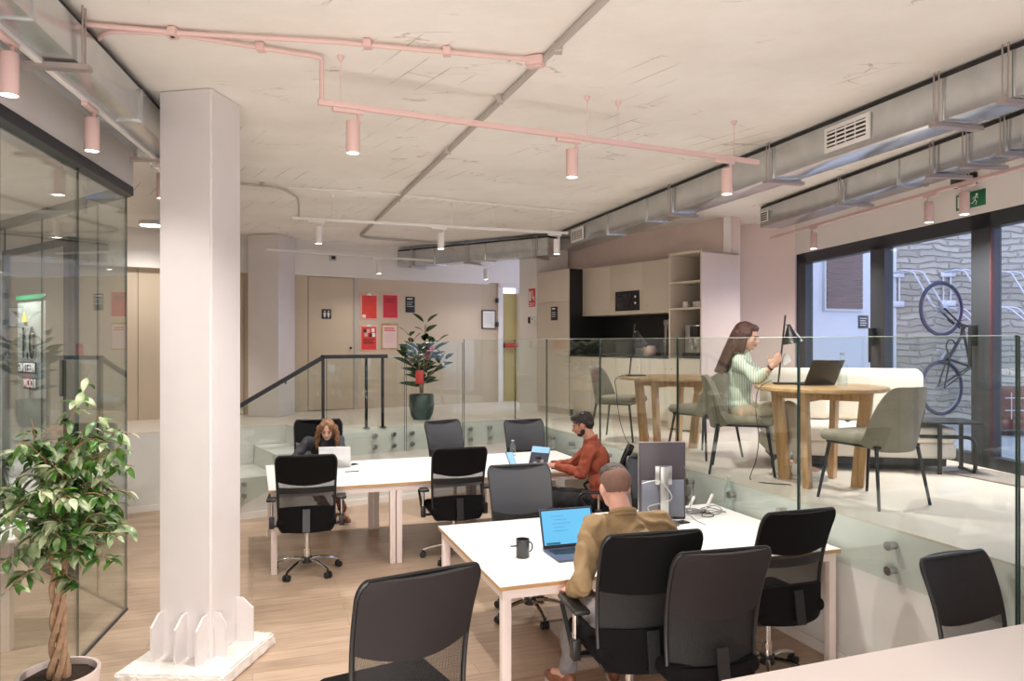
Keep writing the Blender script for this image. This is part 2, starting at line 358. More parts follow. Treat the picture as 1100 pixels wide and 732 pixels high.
# ---- raised platform
def W2(t, n): p = C0 + UF * t + NF * n; return (p.x, p.y)
def EP(t, off=0):  # along side edge toward camera (t metres from the corner)
    p = C0 - hd(EH) * t + hd(EH + 90) * off; return (p.x, p.y)
STX = -2.9
plat = [W2(0, 0), W2(STX, 0), W2(STX, 1.0), W2(-6.6, 1.0), (-7.2, 9.0), (-7.2, 14.5), (2.6, 14.5), (4.5, 9), (4.4, -2), EP(13, 0)]
mb = MB(); mb.prism(plat, PZ - .012, PZ); struct('floor_platform', mb, 'screed')
inner = [W2(-.03, .03), W2(STX + .03, .03), W2(STX + .03, 1.03), W2(-6.6, 1.03), (-7.2, 9.1), (-7.2, 14.5), (2.6, 14.5), (4.5, 9), (4.4, -2), EP(13, .03)]
mb = MB(); mb.prism([W2(0, 0), W2(STX, 0), W2(STX, 1.0), W2(-6.6, 1.0), (-7.2, 9.0), (-7.2, 14.5), (2.6, 14.5), (4.5, 9), (4.4, -2), EP(13, 0)], .0, PZ - .012); struct('wall_platform', mb, 'fascia')
# steps
mb = MB(); SZ = PZ / 4
for k in range(3):
    z = PZ - SZ * (k + 1); x1 = STX - .4 * k; x0 = x1 - .4
    mb.box(x0, x1, 0, .995, 0, z, Matrix.Translation(C0) @ Matrix.Rotation(rz(57.5), 4, 'Z'), bev=.004)
struct('wall_steps', mb, 'fascia')
mb = MB(); BX = Matrix.Translation(C0) @ Matrix.Rotation(rz(57.5), 4, 'Z')
mb.box(STX - 1.2, .0, -.012, 0, 0, .07, BX); mb.box(-6.5, STX - 1.2, .988, 1.0, 0, .07, BX)
BE = Matrix.Translation(C0) @ Matrix.Rotation(rz(EH + 180), 4, 'Z')
mb.box(0.0, 12, -.014, -.002, 0, .07, BE)
struct('baseboard_platform', mb, 'skirting')
# ---- rear wall (panels with joints), bulkhead
def wx(px): return on_line(px, BW0, BWH)[1]
BWM = Matrix.Translation((BW0[0], BW0[1], 0)) @ Matrix.Rotation(rz(BWH), 4, 'Z')
xs = [-6.5, -5.3, -4.2, wx(148), wx(214), wx(262), wx(331)]
WT = 3.0
mb = MB()
for a, b_ in zip(xs, xs[1:]): mb.box(a + .005, b_ - .005, 0, .04, PZ, WT, BWM)
mb.box(wx(383) + .02, wx(517), 0, .04, PZ, WT, BWM)
mb.box(-6.5, wx(517), .04, .12, PZ, CEIL, BWM)
struct('wall_rear', mb, 'beige_wall')
mb = MB(); mb.box(-6.5, wx(517) + .1, -.10, .05, WT, CEIL, BWM); struct('wall_bulkhead', mb, 'white_wall')
mb = MB(); mb.box(wx(331) + .005, wx(380) - .005, -.004, .04, PZ + .01, WT - .01, BWM); dr = struct('door_1', mb, 'beige_wall')
kn = MB(); kp = wallpt(376, 374, BW0, BWH); kn.lathe([(0, .02), (.018, .02), (.02, .01), (.012, 0), (.012, -.03)], Mx=Matrix.Translation(kp) @ Matrix.Rotation(rz(BWH), 4, 'Z') @ Matrix.Translation((0, -.02, 0)) @ Matrix.Rotation(R(90), 4, 'X')); kn.obj('door_knob', 'black_metal', dr)
mb = MB(); mb.box(wx(380), wx(383) + .02, -.012, .03, PZ, WT, BWM); struct('trim_1', mb, 'conduit_grey')
# segment with the framed notice, then the passage with the yellow door
A1 = Vector((*(Vector((BW0[0], BW0[1])) + Vector(hd(BWH)[:2]) * wx(517)), 0))
B1 = D(534, 433, 13.35); B1.z = 0
sdir = (B1 - A1); sh = math.degrees(math.atan2(sdir.x, sdir.y)); sl = sdir.length
SM = Matrix.Translation(A1) @ Matrix.Rotation(rz(sh), 4, 'Z')
mb = MB(); mb.box(0, sl, 0, .12, PZ, CEIL, SM); struct('wall_notice', mb, M['beige_wall'])
mb = MB(); 
for z0, z1 in ((PZ, 3.0),): mb.box(sl, sl + .09, -.06, .14, z0, z1, SM); mb.box(sl + .42, sl + .50, -.06, .14, z0, z1, SM)
mb.box(sl, sl + .5, -.06, .14, 2.96, 3.03, SM); struct('door_frame_rear', mb, 'white_wall')
M['yellow'] = mat('ochre paint', (.52, .43, .17), .5, var=.04)
mb = MB(); mb.box(sl + .09, sl + .42, .08, .12, PZ, 2.86, SM); dy = struct('door_2', mb, 'yellow')
M['red'] = mat('signal red', (.62, .04, .04), .4)
pb = MB(); pb.cyl((sl + .15, .03, 1.93), (sl + .40, .03, 1.93), .035, seg=12); pb.box(sl + .17, sl + .39, .03, .08, 1.90, 1.96)
pbo = pb.obj('panic_bar', 'red', dy, loc=A1, rot=(0, 0, rz(sh)))
pb = MB(); pb.cyl((sl + .10, .03, 1.93), (sl + .15, .03, 1.93), .045, seg=12); pb.obj('panic_bar_end', 'black_plastic', dy, loc=A1, rot=(0, 0, rz(sh)))
mb = MB()
for z in (2.72, 2.30): mb.cyl((sl - .03, -.07, z - .04), (sl - .03, -.07, z + .04), .03, seg=12)
mb.obj('hinge', 'frame_dark', dy, loc=A1, rot=(0, 0, rz(sh)))
# wall above, to the kitchen
B2 = A1 + sdir.normalized() * (sl + .5)
q = KL - B2; qh = math.degrees(math.atan2(q.x, q.y))
mb = MB(); mb.box(0, sl + 1.2, -.1, .12, 3.03, CEIL, SM); struct('wall_passage', mb, 'white_wall')
# pier with the fire sign beside the kitchen
KM = Matrix.Translation(KL) @ Matrix.Rotation(rz(KH), 4, 'Z')
mb = MB(); mb.box(-.47, -.005, .0, .6, PZ, CEIL, KM); struct('wall_pier', mb, 'white_wall')
# kitchen rear wall + return + pink wall
o_ = KL + KN * .66; kr = on_line(787, (o_.x, o_.y), KH)[1]
mb = MB(); mb.box(-.47, kr, .66, .8, PZ, CEIL, KM); struct('wall_kitchen', mb, 'pink_wall')
mb = MB(); kk = KL + KU * 3.3 + KN * .66
def wallseg(name, a, b_, z0, z1, m, th=.12):
    a, b_ = Vector((a[0], a[1], 0)), Vector((b_[0], b_[1], 0)); dv = b_ - a
    mm = MB(); mm.box(0, dv.length, 0, th, z0, z1, Matrix.Translation(a) @ Matrix.Rotation(math.atan2(dv.y, dv.x), 4, 'Z')); return struct(name, mm, m)
wallseg('wall_pillar_side', (KL + KU * kr + KN * .68), PC, PZ, CEIL, 'white_wall')
wallseg('wall_pillar', PC, DL, PZ, CEIL, mat('blush plaster', (.80, .66, .62), .6, bump=.1, bscale=18))
# ---- door wall
def dx(px): return -on_line(px, DW0, DWH)[1]     # metres toward the camera
DM = Matrix.Translation((DW0[0], DW0[1], 0)) @ Matrix.Rotation(rz(DWH + 180), 4, 'Z')   # +X toward camera, +Y outwards
x_end = dx(854) + 7.2; DT = 3.09
mb = MB(); mb.box(dx(854), x_end, 0, .2, DT, CEIL, DM); struct('wall_right', mb, 'white_wall')
mb = MB(); mb.box(dx(854) + 6.2, x_end + 4, 0, .2, PZ, DT, DM); struct('wall_right_near', mb, 'white_wall')
fr = MB()
FZ0, FZ1 = PZ, DT
fr.box(dx(854), dx(863.5), .02, .12, FZ0, FZ1, DM); fr.box(dx(854), dx(854) + 6.2, .02, .12, FZ1 - .13, FZ1, DM); fr.box(dx(854), dx(854) + 6.2, .02, .12, FZ0, FZ0 + .10, DM)
fr.box(dx(933), dx(948), .02, .12, FZ0, FZ1, DM); fr.box(dx(1041), dx(1062), .02, .12, FZ0, FZ1, DM)
fr.box(dx(1062) + 1.55, dx(1062) + 1.7, .02, .12, FZ0, FZ1, DM)
wdw = struct('window_1', fr, 'frame_dark')
g = MB()
for a, b_ in ((dx(863.5), dx(933)), (dx(948), dx(1041)), (dx(1062), dx(1062) + 1.55), (dx(1062) + 1.7, dx(854) + 6.2)):
    g.box(a - .01, b_ + .01, .06, .07, FZ0 + .09, FZ1 - .12, DM)
g.obj('window_glass', 'glass_door', wdw)
M['maroon'] = mat('maroon gasket', (.06, .018, .022), .6)
g = MB()
for px in (947, 1061): g.box(dx(px), dx(px) + .014, .018, .05, FZ0 + .1, FZ1 - .13, DM)
g.obj('gasket', 'maroon', wdw)
hb = MB(); 
for px in (1045, 937): hb.box(dx(px), dx(px) + .035, -.05, .03, 1.96, 2.14, DM, bev=.006); hb.box(dx(px), dx(px) + .03, -.05, -.03, 1.78, 1.98, DM, bev=.006)
hb.obj('door_handle', 'black_metal', wdw)
# ---- left side: far walls of the meeting room and corridor
wallseg('wall_left', (-7.0, -4), (-7.0, 9.2), 0, CEIL, 'white_wall')
wallseg('wall_left_rear', (-7.0, 9.0), (-7.0, 14.5), 0, CEIL, 'beige_wall')
wallseg('wall_front', (7, -4), (-7.0, -4), 0, CEIL, 'white_wall')
wallseg('wall_side', (4.9, .3), (4.9, -4), 0, CEIL, 'white_wall')
# ---- main column (with the rough footing and steel fins)
c_root = thing('column', 'square glossy white steel column standing on a rough white concrete footing', 'column', (0, 0, 0), 0)
ca = Vector((-1.81, 4.54)); 
h1, h2 = R(8), R(102)
r1 = Vector((math.sin(h1), math.cos(h1))) * .36; r2 = -Vector((math.sin(h2), math.cos(h2))) * .36
poly = [ca, ca + r1, ca + r1 + r2, ca + r2]
mb = MB(); mb.prism([(p.x, p.y) for p in poly], .08, CEIL - .005)
bmesh.ops.bevel(mb.bm, geom=[e for e in mb.bm.edges if abs(e.verts[0].co.z - e.verts[1].co.z) > 1], offset=.012, segments=3, affect='EDGES')
mb.obj('shaft', 'column_paint', c_root)
mb = MB(); fp = [(-2.30, 4.33), (-1.656, 4.30), (-1.56, 4.98), (-2.21, 5.03)]
mb.prism(fp, 0, .085); bmesh.ops.bevel(mb.bm, geom=list(mb.bm.edges), offset=.012, segments=2, affect='EDGES')
bmesh.ops.subdivide_edges(mb.bm, edges=[e for e in mb.bm.edges if e.calc_length() > .2], cuts=24, use_grid_fill=True)
for v in mb.bm.verts:
    if v.co.z > .003:
        nn = noise.noise(v.co * 14) ; n2 = noise.noise(v.co * 40 + Vector((3, 1, 2)))
        edge = v.co.z < .082
        v.co += Vector((nn * .012, n2 * .012, 0)) * (1.6 if edge else .5); v.co.z += nn * .006 + n2 * .003
mb.obj('footing', 'rough_white', c_root)
u1, u2 = r1.normalized(), r2.normalized()
def fin(base, outd, side, hh=.26, dep=.11):
    mb = MB(); pr = [(0, 0), (dep, 0), (dep, hh * .78), (dep * .35, hh), (0, hh)]
    Mx = Matrix.Translation((base.x, base.y, .082)) @ Matrix.Rotation(math.atan2(outd.y, outd.x), 4, 'Z') @ Matrix.Rotation(R(90), 4, 'X')
    mb.prism(pr, -.007, .007, Mx); return mb.obj('fin', 'column_paint', c_root)
fin(ca + u2 * .03, -u1, 0, .27, .12); fin(ca + u2 * .17, -u1, 0, .27, .12); fin(ca + u2 * .33, -u1, 0, .27, .12)
fin(ca + u1 * .05 + Vector((0, 0)), -u2, 0, .27, .07); fin(ca + u1 * .30, -u2, 0, .28, .12)
# ---- rear column
c2 = thing('column', 'plain white square column rising behind the glass by the steps', 'column', (0, 0, 0))
mb = MB(); cb = D(290, 251, 10.7); mb.box(-.24, .24, -.24, .24, PZ, CEIL - .005, Matrix.Translation((cb.x - .05, cb.y + .24, 0)) @ Matrix.Rotation(R(-12), 4, 'Z'), bev=.01); mb.obj('shaft', 'column_paint', c2)
# ---- courtyard
mb = MB(); mb.prism([(4.2, -2), (14, -2), (14, 12), (3.3, 12), (3.62, 9.5)], PZ - .1, PZ - .005); struct('floor_courtyard', mb, 'paving')
mb = MB(); mb.box(5.1, 14, 10.3, 10.7, PZ - .1, 6.5); struct('wall_courtyard', mb, 'stone')
M['lilac'] = mat('white render in the courtyard', (.78, .80, .86), .8, var=.03)
wallseg('wall_courtyard_white', (3.75, 9.66), (5.25, 10.3), PZ - .1, 6.5, 'lilac')
# ================================================================== MEETING ROOM BEHIND GLASS
G0 = Vector((-2.874, 5.615, 0)); GH = -10.2; GT = 3.14
def GP(t): return G0 - hd(GH) * t                # toward the camera
GM = Matrix.Translation(G0) @ Matrix.Rotation(rz(GH + 180), 4, 'Z')       # +X toward camera, local +Y toward screen right
FH = -51.0; FMx = Matrix.Translation(G0) @ Matrix.Rotation(rz(FH), 4, 'Z')   # +X away to the left
mb = MB(); mb.box(-.006, 6.5, -.05, .05, GT - .055, GT + .01, GM); mb.box(-.006, 6.5, -.012, .012, 0, .012, GM)
mb.box(0, 5.2, -.04, .04, GT - .055, GT + .01, FMx); mb.box(0, 5.2, -.012, .012, 0, .012, FMx)
wm = struct('window_2', mb, 'frame_dark')
t82 = (Vector(GP(0)) - P(82, 711.5, 0)).length
js = [0, t82, t82 + 1.0, t82 + 2.0, t82 + 3.0, t82 + 4.0]
for a, b_ in zip(js, js[1:]):
    g = MB(); g.box(a + .002, b_ - .002, -.006, .006, .01, GT - .05, GM); g.obj('glass_pane', 'glass_room', wm)
def ft(px): return on_line(px, (G0.x, G0.y), FH)[1]
jl = [0, ft(105), ft(79)]
for a, b_ in zip(jl, jl[1:]):
    g = MB(); g.box(a + .002, b_ - .002, -.006, .006, .01, GT - .05, FMx); g.obj('glass_pane', 'glass_room', wm)
g = MB(); 
for a in js[:3]: g.box(a - .0025, a + .0025, -.0065, .0065, .01, GT - .05, GM)
for a in (ft(105), ft(45), ft(6) + .02, ft(6) + .9): g.box(a - .003, a + .003, -.0065, .0065, .01, GT - .05, FMx)
g.obj('glass_joint', 'glass_edge', wm)
g = MB(); g.box(ft(6) + .03, ft(6) + 1.9, -.006, .006, .01, GT - .05, FMx); g.obj('glass_pane', 'glass_room', wm)
# bulkhead over the glass, and the room's own lower ceiling
mb = MB(); mb.box(-.02, 6.5, -.055, .045, GT + .01, CEIL, GM); mb.box(0, 5.4, -.045, .045, GT + .01, CEIL, FMx); struct('wall_meeting_room_top', mb, 'white_wall')
mr = [tuple(G0[:2]), tuple(GP(6.4)[:2]), (-6.9, -.7), (-6.9, 8.86)]
mb = MB(); mb.prism(mr, GT + .02, GT + .06); struct('ceiling_meeting_room', mb, 'white_wall')
# the glass door of the meeting room with its lettering (seen from inside, so reversed)
dr = thing('glass_door', 'black framed glass meeting room door lettered 0.1 seen from inside', 'door', tuple(G0), rz(FH))
f = MB(); a, b_ = ft(79), ft(6); HD = 2.86
f.box(a, a + .10, -.04, .04, 0, HD); f.box(b_ - .04, b_, -.03, .03, 0, HD); f.box(a, b_, -.03, .03, HD - .05, HD); f.box(a, b_, -.03, .03, 0, .06); f.obj('door_frame', 'frame_dark', dr)
g = MB(); g.box(a + .10, b_ - .04, -.005, .005, .06, HD - .05); g.obj('glass_pane', 'glass_room', dr)
hb = MB(); hb.box(a + .03, a + .06, .04, .09, 1.55, 1.85, bev=.006); hb.obj('door_handle', 'black_metal', dr)
M['frost'] = mat('white window film', (.80, .82, .81), .6)
xr = ft(48); xl = ft(18)
g = MB(); g.box(xr, xl, -.009, -.007, 1.20, 2.42); g.obj('window_film', 'frost', dr)
M['ink'] = mat('black vinyl lettering', (.01, .01, .01), .6)
M['paper'] = mat('white paper', (.82, .80, .78), .6)
M['green'] = mat('green sign', (.01, .14, .06), .5)
yl = .007; x4, x2 = ft(40), ft(21)
TR_ = (R(90), 0, R(180))
text('lettering', '0.1', .40, 'ink', dr, ((x4 + x2) / 2, yl, 1.97), TR_, sx=-(x2 - x4) / .60, bold=.006)
for body, z, x_l in (('MEETING', 1.76, ft(19.5)), ('ROOM', 1.62, ft(26))):
    g = MB(); g.box(x4, x_l, yl - .001, yl, z - .052, z + .052); g.obj('label_plate', 'ink', dr)
    text('lettering', body, .11, 'paper', dr, ((x4 + x_l) / 2, yl + .002, z), TR_, sx=-(x_l - x4) / (.52 if body == 'MEETING' else .36), bold=.002)
g = MB(); g.box(xr, xl, yl - .001, yl, 2.38, 2.42); g.obj('sign_strip', 'green', dr)
g = MB(); g.prism([(-.05, 0), (.05, 0), (0, .09)], -.001, .001, Matrix.Translation((ft(27), yl, 2.18)) @ Matrix.Rotation(R(90), 4, 'X')); g.obj('sticker', mat('yellow sticker', (.75, .65, .08), .5), dr)
# curtain at the left edge
M['curtain'] = mat('sheer beige curtain', (.50, .42, .37), .9, bump=.2, bscale=60)
cu = MB()
def cf(u, v): 
    x = u * .95; return Vector((x, .035 * math.sin(u * 70) * (1 - .2 * v), .02 + v * (GT - .1)))
cu.shell(cf, 90, 6, lambda u, v: Vector((0, .004, 0)))
cpos = GP(t82 + .62) + hd(GH - 90) * .22
o = cu.obj('curtain', 'curtain', loc=cpos, rot=(0, 0, rz(GH + 180))); tag(o, 'sheer beige curtain hanging inside the glass at the left edge', 'curtain')
# meeting table and its chairs (seen through the ficus)
mt = thing('meeting_table', 'white topped meeting table inside the glass room at the left', 'table', (-4.15, 5.15, 0), R(10))
b = MB(); b.box(-.9, .9, -.5, .5, .71, .735, bev=.004); b.obj('tabletop', 'table_white', mt)
for x in (-.82, .82):
    for y in (-.42, .42): b = MB(); b.box(x - .03, x + .03, y - .03, y + .03, 0, .71); b.obj('leg', 'table_frame', mt)
# radiator-like low cabinet with a jacket
cb_ = thing('low_cabinet', 'low brown cabinet by the meeting room door with a cushion on it', 'cabinet', (-5.3, 6.35, 0), rz(FH))
b = MB(); b.box(-.35, .35, -.3, .1, 0, 1.30, bev=.006); b.obj('carcass', mat('brown veneer', (.26, .17, .11), .5), cb_)
b = MB(); b.box(-.34, -.004, -.312, -.302, .02, 1.28); b.obj('door', mat('brown veneer door', (.28, .19, .12), .5), cb_); b = MB(); b.box(.004, .34, -.312, -.302, .02, 1.28); b.obj('door', bpy.data.materials['brown veneer door'], cb_)
b = MB(); b.ell((0, -.08, .09), (.2, .15, .085), sub=3); o = b.obj('cushion', mat('slate blue cloth', (.10, .14, .19), .9), loc=(cb_.location + Vector((0, 0, 1.30))), rot=(0, 0, rz(FH))); tag(o, 'slate blue cushion on the low brown cabinet', 'cushion')

# ================================================================== DUCTS AND CONDUITS
def duct(name, label, p0, p1, wd, ht, ztop, seams, hangers, grille=None, hang_w=.05, fascia_side=None, closed_gap=True):
    """rectangular duct from p0 to p1 (xy), its left-hand (screen-left) face along the line"""
    p0, p1 = Vector((*p0, 0)), Vector((*p1, 0)); d = p1 - p0; L_ = d.length
    root = thing(name, label, 'duct', tuple(p0), math.atan2(d.y, d.x))
    b = MB(); b.box(0, L_, 0, wd, ztop - ht, ztop - .012, bev=.004); b.obj('casing', 'duct', root)
    b = MB(); b.box(0, L_, .01, wd - .01, ztop - .012, ztop + .015); b.obj('gasket', 'duct_dark', root)
    for s in seams: b = MB(); b.box(s - .012, s + .012, -.008, wd + .008, ztop - ht - .008, ztop - .014); b.obj('flange', 'duct', root)
    for s in hangers:
        b = MB()
        for yy in (-.022, wd + .022):
            b.cyl((s, yy, ztop - ht - .03), (s, yy, CEIL - .002), .0045, seg=6); b.cyl((s + .035, yy, ztop - ht - .03), (s + .035, yy, CEIL - .002), .0045, seg=6)
        b.box(s - .01, s + .045, -.05, wd + .05, ztop - ht - .034, ztop - ht - .010)
        b.obj('hanger', 'rod', root)
    return root, L_
# near right duct (its visible face runs through these points)
a1 = Vector((2.571, 3.785)); dv = Vector((math.sin(R(-16.2)), math.cos(R(-16.2))))
near = a1 - dv * 3.2; far = a1 + dv * 6.85
hg = []
def along(px):   # distance from near end, for the face line
    k = (px - CX) / F; t = (k * near.y - near.x) / (dv.x - k * dv.y); return t
d1, L1 = duct('air_duct', 'long galvanised ceiling duct with two white vents, the nearer and higher of the right pair', near, far, -.0001 + .24, .25, 3.50, [along(p) for p in (1088, 1012, 830, 722, 694, 652)], [along(p) for p in (1087, 1012, 829, 722)])
# dup has its side to screen right: mirror thickness
for ch in d1.children: ch.scale.y = -1
def grille_on(root, s, h, wd_, zc):
    gr = MB(); gr.box(s - wd_ / 2, s + wd_ / 2, .002, .018, zc - h / 2, zc + h / 2, bev=.003); g = gr.obj('vent_frame', 'white_metal', root)
    gr = MB(); gr.box(s - wd_ / 2 + .03, s + wd_ / 2 - .03, .018, .021, zc - h / 2 + .03, zc + h / 2 - .03); gr.obj('vent_opening', 'duct_dark', g)
    gr = MB(); n = 4
    for i in range(n):
        z = zc - h / 2 + .03 + (h - .06) * (i + .5) / n; gr.box(s - wd_ / 2 + .025, s + wd_ / 2 - .025, .018, .028, z - .0055, z + .0055)
    for i in range(1, 4):
        x = s - wd_ / 2 + .03 + (wd_ - .06) * i / 4; gr.box(x - .004, x + .004, .018, .024, zc - h / 2 + .03, zc + h / 2 - .03)
    gr.obj('vent_slat', 'white_metal', g)
grille_on(d1, along(911), .17, .42, 3.375)
grille_on(d1, along(621), .17, .42, 3.375)
# far duct that turns left
q0 = Vector((.50, 10.55)); q1 = Vector((-1.95, 12.3))
d2, _ = duct('air_duct', 'galvanised duct branch running left over the rear wall', q1, q0, .26, .26, 3.47, [.9, 1.9, 2.75], [.42, 1.55, 2.8])
# second right duct, along the door wall
a2 = Vector((3.34, 4.91)); dv2 = Vector((math.sin(R(-8.7)), math.cos(R(-8.7)))); near2 = a2 - dv2 * 3; far2 = a2 + dv2 * 3.62
def along2(px): k = (px - CX) / F; return (k * near2.y - near2.x) / (dv2.x - k * dv2.y)
d3, L3 = duct('air_duct', 'lower galvanised duct beside the door wall, ending in a small white vent', near2, far2, .26, .22, 3.50, [along2(p) for p in (1100, 1080, 1040, 1003, 965, 905)], [along2(p) for p in (1082, 1041, 1005, 905)])
for ch in d3.children: ch.scale.y = -1
e3 = MB(); e3.box(L3 - .2, L3 - .04, .001, .014, 3.33, 3.45, bev=.003); e3o = e3.obj('vent_frame', 'white_metal', d3)
e3 = MB(); [e3.box(L3 - .185, L3 - .055, .014, .018, 3.345 + i * .024, 3.357 + i * .024) for i in range(4)]; e3.obj('vent_slat', 'duct_dark', e3o)
# left duct, above the glass
a3 = Vector((-2.49, 4.8)); dv3 = Vector((math.sin(R(-10.4)), math.cos(R(-10.4)))); near3 = a3 - dv3 * 4.5; far3 = a3 + dv3 * 1.3
d4, L4 = duct('air_duct', 'galvanised duct above the meeting room glass at the upper left', near3, far3, .26, .20, 3.47, [1.2, 2.6, 4.0, 5.2], [3.05, 4.85])
for ch in d4.children: ch.scale.y = -1
q0 = Vector((-2.75, 6.4)); q1 = Vector((-4.6, 10.0))
d5, _ = duct('air_duct', 'grey duct branch behind the column, angled away to the left', q0, q1, .34, .16, 3.36, [.9, 1.9, 2.9], [.5, 2.0, 3.2])
for ch in d5.children: ch.scale.y = -1

def conduit(label, pts, r, m='pink_metal', clips=(), z=None, group=None, name='conduit'):
    root = thing(name, label, 'conduit', tuple(pts[0]), 0, group); o0 = Vector(pts[0])
    b = MB(); b.tube([Vector(p) - o0 for p in pts], r, 10); b.obj('pipe', m, root)
    for c in clips:
        c = Vector(c) - o0; b = MB(); b.box(c.x - .02, c.x + .02, c.y - .028, c.y + .028, c.z - r - .006, c.z + r + .01, bev=.003); b.obj('clip', m, root)
    return root
zc = CEIL - .028
def arc(pts, n=8, k=.35):
    """round the corners of a polyline"""
    pts = [Vector(p) for p in pts]; out = [pts[0]]
    for i in range(1, len(pts) - 1):
        a, b_, c = pts[i - 1], pts[i], pts[i + 1]
        l = min((a - b_).length, (c - b_).length) * k; p, q = b_ + (a - b_).normalized() * l, b_ + (c - b_).normalized() * l
        for j in range(n + 1): t = j / n; out.append(p * (1 - t) ** 2 + b_ * 2 * t * (1 - t) + q * t * t)
    out.append(pts[-1]); return out
conduit('straight pink conduit clipped across the ceiling to a junction box', [P(88, 26, zc), P(200, 36, zc), P(360, 45, zc), P(567, 64, zc)], .012, clips=[P(186, 35, zc), P(395, 48, zc), P(480, 56, zc)])
jb = thing('junction_box', 'small pink junction box where two ceiling conduits meet', 'junction box', P(575, 65, zc))
b = MB(); b.box(-.05, .05, -.035, .035, -.03, .02, Matrix.Rotation(R(-20), 4, 'Z'), bev=.005); b.obj('housing', 'pink_metal', jb)
b = MB(); b.box(-.042, .042, -.028, .028, -.036, -.031, Matrix.Rotation(R(-20), 4, 'Z'), bev=.002); b.obj('cover', 'pink_metal', jb)
pts = [D(100, 50, 3.78), P(112, 33, zc), P(190, 36.5, zc), P(280, 51.5, zc), P(312, 55, zc), P(340, 74, zc)]
tail = P(342, 76, zc); trk_z = 3.25
T0 = Vector((-.943 - .09 * .9, 4.02 - .09 * .437, trk_z)); TH = 64.1
end = T0 + hd(TH) * .02
conduit('bent pink conduit curving down from the ceiling to the near lighting track', arc([pts[0], pts[1], pts[2], pts[3], P(335, 60, zc), Vector((end.x, end.y, zc)), Vector((end.x, end.y, trk_z + .01))], 8, .4), .012, clips=[P(185, 37, zc), P(280, 51.5, zc)])
conduit('thick grey conduit running diagonally along the ceiling to the rear', arc([P(655, -6, zc), P(576, 72, zc), P(430, 212, zc), P(386, 255, zc), P(500, 264, zc), P(590, 272, zc)], 6, .12), .018, 'conduit_grey', clips=[P(600, 52, zc), P(537, 107, zc), P(481, 162, zc), P(428, 214, zc)])
conduit('thin pale conduit crossing the ceiling beyond the near column', arc([P(240, 196.5, zc), P(300, 201, zc), P(321, 213, zc), Vector((*P(321, 213, zc)[:2], 3.27))], 8, .4), .011, 'conduit_grey', clips=[P(282, 199, zc)])
conduit('thin white conduit running on from the bend across the middle of the ceiling', [P(310, 202, zc), P(400, 206.5, zc), P(500, 217, zc), P(620, 228, zc)], .008, 'white_metal', clips=[P(462, 213, zc)])
conduit('thin pipe along the bulkhead over the rear wall', [wallpt(200, 262, (BW0[0], BW0[1] - .16), BWH), wallpt(410, 272, (BW0[0], BW0[1] - .16), BWH)], .012, 'white_metal')

# ================================================================== TRACKS AND SPOTLIGHTS
def make_spot(label, mname, loc, group, name='track_spotlight', power=None):
    """cylinder spotlight hanging from a track; origin on the underside of the track"""
    r_ = thing(name, label, 'spotlight', tuple(loc), rz(TH), group)
    b = MB(); b.box(-.11, .06, -.016, .016, -.022, 0, bev=.003); b.obj('adapter', mname, r_)
    b = MB(); b.cyl((.03, 0, -.022), (.03, 0, -.05), .009, seg=10); b.box(.02, .04, -.01, .01, -.075, -.045); b.obj('bracket', mname, r_)
    c = MB(); c.lathe([(0, -.06), (.034, -.06), (.037, -.064), (.037, -.235), (.033, -.235), (.030, -.228), (0, -.228)], seg=28); bo = c.obj('lamp_body', mname, r_)
    c = MB(); c.lathe([(0, -.2335), (.032, -.2335), (.032, -.2295), (0, -.2295)], seg=24); c.obj('lens', 'glow', r_)
    s = spot_light('spot', r_, -.245, power)
    return r_
def track(name, label, a, b_, mname, wires, group=None):
    a, b_ = Vector(a), Vector(b_); d = b_ - a
    r_ = thing(name, label, 'lighting track', tuple(a), math.atan2(d.y, d.x), group)
    m = MB(); m.box(0, d.length, -.016, .016, 0, .03, bev=.003); m.obj('rail', mname, r_)
    for t in wires:
        m = MB(); m.cyl((t, 0, .03), (t, 0, CEIL - a.z - .012), .0022, seg=6); m.lathe([(0, -.012), (.02, -.012), (.014, -.03), (.004, -.045), (0, -.045)], (t, 0, CEIL - a.z + .011), seg=12); m.obj('suspension_wire', mname, r_)
    return d.length
T1 = T0 + hd(TH) * 3.07
track('lighting_track', 'pink lighting track hung on wires across the middle of the ceiling', T0, T1, 'pink_metal', [.12, 1.66, 1.89, 2.85])
def on_track(px, a, h): 
    q, t = on_line(px, (a.x, a.y), h); return Vector((q.x, q.y, a.z - .001))
sh_ = hd(TH) * -.03
NS = 'pink cylinder spotlights on the near track'
k1 = make_spot('pink cylinder spotlight nearest the bent conduit on the middle track', 'pink_metal', on_track(385, T0, TH) + sh_, NS)
def sp(src, loc, label, group): return dup(src, loc, (0, 0, rz(TH)), label, group)
sp(k1, on_track(619, T0, TH) + sh_, 'pink cylinder spotlight in the middle of the near pink track', NS)
sp(k1, on_track(784.5, T0, TH) + sh_, 'pink cylinder spotlight at the right end of the near pink track, against the duct', NS)
# left track over the glass
LA = Vector((-1.90, 2.15, trk_z)); LH = -10.3
track('lighting_track', 'pale lighting track above the meeting room glass', LA, LA + hd(LH) * 4.6, 'white_metal', [.9, 2.6, 4.2])
NL = 'cylinder spotlights over the meeting room glass'
for d_, lb in ((3.11, 'large pink spotlight cut by the left edge of the photo'), (4.02, 'pink spotlight above the meeting room glass, second from the left'), (5.35, 'pale spotlight half hidden behind the big column')):
    t = (d_ - LA.y) / math.cos(R(LH)); p = LA + hd(LH) * t; dup(k1, (p.x, p.y, trk_z), (0, 0, rz(LH)), lb, NL); dim(COL.objects[-1] if 0 else [o for o in COL.objects if o.get('label') == lb][0], .28)
